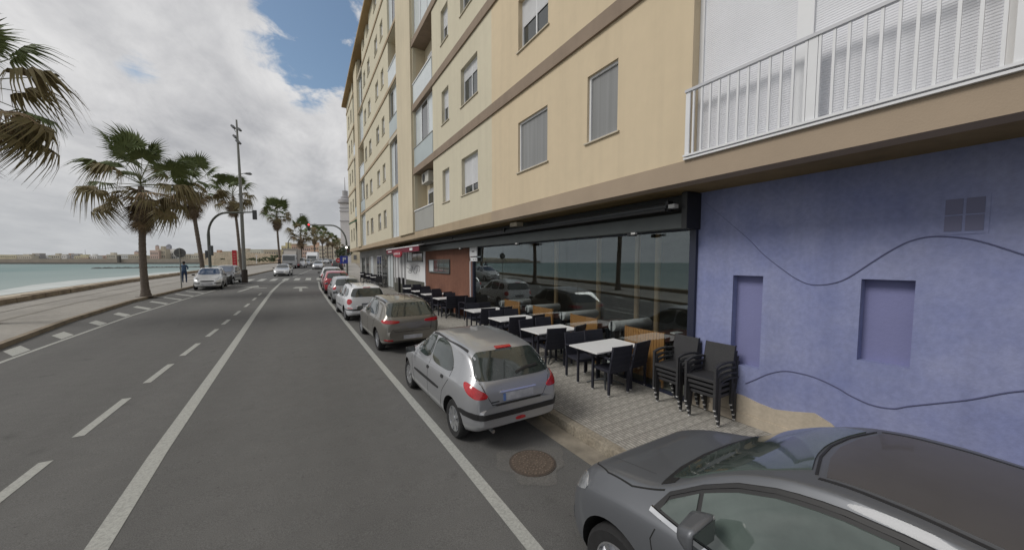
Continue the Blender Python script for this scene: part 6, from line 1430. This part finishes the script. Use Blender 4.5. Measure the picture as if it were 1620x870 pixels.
tt = [(-330, -250, 405, 'cream', 'town block far to the left across the bay'), (-240, -170, 403, 'beige', 'beige block left of the picture across the bay'), (-160, -60, 404, 'cream', 'long cream block across the bay at the picture edge'), (-50, 26, 403, 'beige', 'long yellow beige building at the left edge across the bay'), (27, 50, 404.5, 'cream', 'cream building next to the long beige one across the bay'), (52, 64, 401.5, 'grey', 'dark grey rooftop block across the bay'), (63, 71, 404, 'white', 'white narrow building beside the dark rooftop across the bay'), (72, 101, 407, 'white', 'low white shed across the bay'), (82, 96, 403.5, 'cream', 'cream block behind the low white shed across the bay'), (98, 106, 403, 'white', 'small white block across the bay'), (104, 116, 403.5, 'terra', 'terracotta fronted building across the bay'), (113, 124, 401.5, 'grey', 'grey roofed block beside the terracotta one across the bay'), (118, 140, 405, 'beige', 'pale yellow building across the bay in the middle of the sea view'), (128, 139, 408.5, 'terra', 'low terracotta hut in front of the pale yellow building'), (141, 154, 404.5, 'white', 'white block right of the thin mast across the bay'), (154, 168, 404, 'pink', 'peach coloured building across the bay'), (169, 184, 402.5, 'cream', 'cream block left of the small watch tower'), (190, 204, 403, 'white', 'white block right of the small watch tower'), (203, 227, 404, 'stone', 'stone coloured block behind the tall palm trunk'), (238, 252, 396, 'pink', 'rosy church front on the town hill'), (250, 263, 394, 'stone', 'stone block left of the bell tower'), (240, 268, 401, 'cream', 'cream terrace of houses under the church'), (262, 283, 397.5, 'white', 'white houses right of the bell tower'), (282, 300, 402, 'stone', 'stone coloured block behind the road sign'), (300, 320, 403, 'cream', 'cream block left of the leaning palm'), (322, 342, 401, 'pink', 'pinkish block right of the leaning palm'), (338, 352, 399, 'terra', 'reddish building on the bluff'), (352, 372, 397.5, 'stone', 'stone building on top of the bluff'), (372, 398, 397, 'stone', 'long stone fort wall on the bluff'), (396, 414, 395.5, 'cream', 'cream block on the bluff right of the mast')]
rnd = random.Random(4)
for i, (u0, u1, yt, c_, lab) in enumerate(tt):
    t_ = far_box('far_building', lab, 'building', u0, u1, yt, D0+20+rnd.random()*60, pal[c_], 'town across the bay', roof=('hut', 'parapet', 'hut', None)[i % 4], wins=(max(2, int((u1-u0)/3.2)), 3))
far_box('church_tower', 'rosy church tower with dome on the town hill across the bay', 'tower', 247, 251, 389, D0+90, pal['pink'], roof='dome'); far_box('church_tower', 'grey bell tower standing above the white houses across the bay', 'tower', 264, 270, 388.5, D0+90, mat('far_bluegrey', (.30, .30, .34), .9), roof='dome')
far_box('small_tower', 'small pink tower between low roofs across the bay', 'tower', 213, 218, 398.5, D0+90, pal['pink'], roof='dome'); far_box('watch_tower', 'small dark square watch tower on the harbour rampart', 'tower', 185.5, 189, 404.5, D0-5, mat('far_dark', (.10, .09, .08), .9), roof='parapet')
p_ = thing('radio_mast', 'thin radio mast rising above the roofs across the bay', 'mast', at_depth(136, D0+40)+(SEA,)); q = MB(); q.tube([(0, 0, 0), (0, 0, 48)], [1.2, .25], 5); q.build('mast', pal['grey'], p_)
# bluff: rampart slope right of the bay, rising towards the street end
bl_pts = [(318, 400, 760), (345, 399, 620), (372, 398.5, 480), (400, 399.5, 380), (425, 400.5, 300), (448, 402, 230)]
q = MB(); rnd = random.Random(8); cols = []
for (u, yt, dp) in bl_pts:
    P0 = Vector(at_depth(u, dp)); dr = Vector(P0).normalized(); top = 2.5+(415-yt)*dp/570
    for (k, z) in ((-14, SEA-.5), (-6, SEA+1.2), (0, SEA+(top-SEA)*.55), (14, top-.5), (22, top), (120, top)):
        pp = P0+dr*k*dp/500; q.v.append((pp.x, pp.y, z+rnd.uniform(-.25, .25)))
for i in range(len(bl_pts)-1):
    for k in range(5): a = i*6+k; q.f.append((a, a+1, a+7, a+6)); q.m.append(0)
tag(q.build('bluff', mat('bluff_earth', (.34, .27, .195), .95, nscale=.035, col2=(.21, .175, .125), bump=.9, bscale=.8, bdist=1.2, spots=.35)), kind='structure')
for i, (u, yt, dp, s_) in enumerate([(352, 409, 520, 3), (380, 411, 380, 3), (399, 408, 300, 4), (410, 410, 270, 3), (419, 407, 260, 4), (430, 409, 230, 3), (436, 404, 230, 4)]):
    x, y = at_depth(u, dp); q = MB(); rd = random.Random(i)
    for k in range(26):
        a = rd.uniform(0, 6.28); r_ = rd.uniform(0, s_); c_ = Vector((math.cos(a)*r_, math.sin(a)*r_, rd.uniform(0, s_*.6)))
        w_ = rd.uniform(.4, 1.1); q.disc_lathe([(.05, -w_*.5), (w_, 0), (.05, w_*.6)], tuple(c_), 'z', 5)
    z_ = 2.5+(415-yt)*dp/570-s_*.6; tag(q.build('shrub', treeg, None, loc=(x, y, z_), fix=False), ['low dark bush farthest left on the bluff', 'round bush on the bluff left of the mast', 'bush on the bluff right of the mast', 'small bush low on the bluff near the promenade', 'tall bush on the bluff between mast and slender palm', 'bush on the bluff just left of the slender palm', 'bush on top of the bluff beside the slender palm'][i], 'bush', 'bushes on the bluff')
# buildings closing the street
for (u0, u1, yt, dp, c_, lab, wn, rf) in [(418, 442, 396, 330, 'stone', 'stone coloured block left of the slender palm', (6, 3), 'parapet'), (446, 463, 389, 300, 'yel', 'yellowish block behind the distant signal pole', (4, 4), 'hut'), (462, 480, 387, 290, 'salmon', 'salmon block behind the lorry', (5, 4), 'parapet'), (479, 493, 390, 280, 'pink', 'pink block behind the wide palm', (4, 4), 'parapet'), (492, 506, 388.5, 270, 'salmon', 'orange pink block behind the far van', (4, 4), 'hut'), (505, 516, 391, 265, 'cream', 'cream block behind the palm cluster', (3, 4), 'parapet'), (514, 529, 388, 260, 'stone', 'tan block behind the palm cluster nearer the tower', (4, 4), 'hut'), (528, 552, 379.5, 240, 'cream', 'pale block with green roof edge below the white tower', (6, 5), 'parapet')]:
    far_box('street_end_building', lab, 'building', u0, u1, yt, dp, pal[c_], 'buildings closing the street', zb=1.5, roof=rf, wins=wn)
# the road's far buildings on the right, hidden mostly by the near block
far_box('far_block', 'cream block of flats beyond the end of the near building', 'building', 556, 640, 340, 120, cream2, zb=1.8, dpt=14, roof='parapet', wins=(8, 5))
# white tower with gallery and mast
x, y = at_depth(549, 230); s_ = 230/570; t = thing('white_tower', 'tall white tower with round gallery and thin mast behind the end of the flats', 'tower', (x, y, 1.5), (0, 0, R(-20)))
tw = fm('tower_white', (.62, .60, .60)); tg = fm('tower_grey', (.36, .35, .36)); h0 = lambda yy: 1.0+(415-yy)*s_
MB().box(-2.6, 2.6, -2.6, 2.6, 0, h0(336)).build('shaft', tw, t)
for yy, w_ in ((351, 2.9), (336, 2.9), (331, 2.9)): q = MB(); q.box(-w_, w_, -w_, w_, h0(yy)-.25, h0(yy)+.25); q.build('ledge', tg, t)
q = MB(); q.box(-2.6, 2.6, -2.6, 2.6, h0(335.5), h0(325)); q.build('upper_shaft', tw, t)
q = MB(); q.disc_lathe([(2.8, h0(325)), (4.4, h0(323)), (4.4, h0(320.5)), (4.1, h0(320)), (4.1, h0(318)), (3.2, h0(317))], n=24); q.build('gallery', tg, t)
q = MB(); q.disc_lathe([(2.6, h0(317)), (2.6, h0(313.5)), (2.0, h0(313)), (1.6, h0(312.5)), (1.6, h0(304)), (.001, h0(303.5))], n=20); q.build('drum', tg, t)
MB().tube([(0, 0, h0(304)), (0, 0, h0(283))], [.28, .12], 6).build('mast', tg, t)
# street trees near the far end
for i, (u, dp) in enumerate([(537, 130), (543, 110), (549, 95)]):
    x, y = at_depth(u, dp); t = thing('street_tree', ['dark tree left of the red sign beyond the crossing', 'dark tree above the blue sign beyond the crossing', 'dark tree beside the white lamp of the right hand signal'][i], 'tree', (x, y, zr(y)+.1), group='street trees beyond the crossing')
    MB().tube([(0, 0, 0), (.1, 0, 1.4), (0, .1, 2.4)], [.16, .12, .08], 8).build('trunk', trunkm, t)
    q = MB(); rd = random.Random(50+i)
    for k in range(420):
        d = Vector((rd.gauss(0, 1), rd.gauss(0, 1), rd.gauss(0, .8))).normalized()*rd.uniform(.3, 1)**.5*1.6; c_ = d+Vector((0, 0, 3.4)); a = Vector((rd.uniform(-1, 1), rd.uniform(-1, 1), rd.uniform(-1, 1))).normalized()*.2; b = a.cross(Vector((rd.uniform(-1, 1), rd.uniform(-1, 1), 1))).normalized()*.14
        q.face([c_-a, c_-b, c_+a, c_+b])
    tag(q.build('crown', treeg, t, fix=False), kind='stuff')
# slim white promenade lamps and bollards on the beach side
x, y = at_depth(406, 78); t = pole_thing('promenade_lamp', 'slim white post on the promenade between mast and slender palm', 'lamp post', (x, y)); t.location.z = 1.2
MB().tube([(0, 0, 0), (0, 0, 2.7)], .06, 6).build('pole', white, t); MB().box(-.25, .25, -.08, .08, 2.7, 2.85).build('lamp_head', white, t)
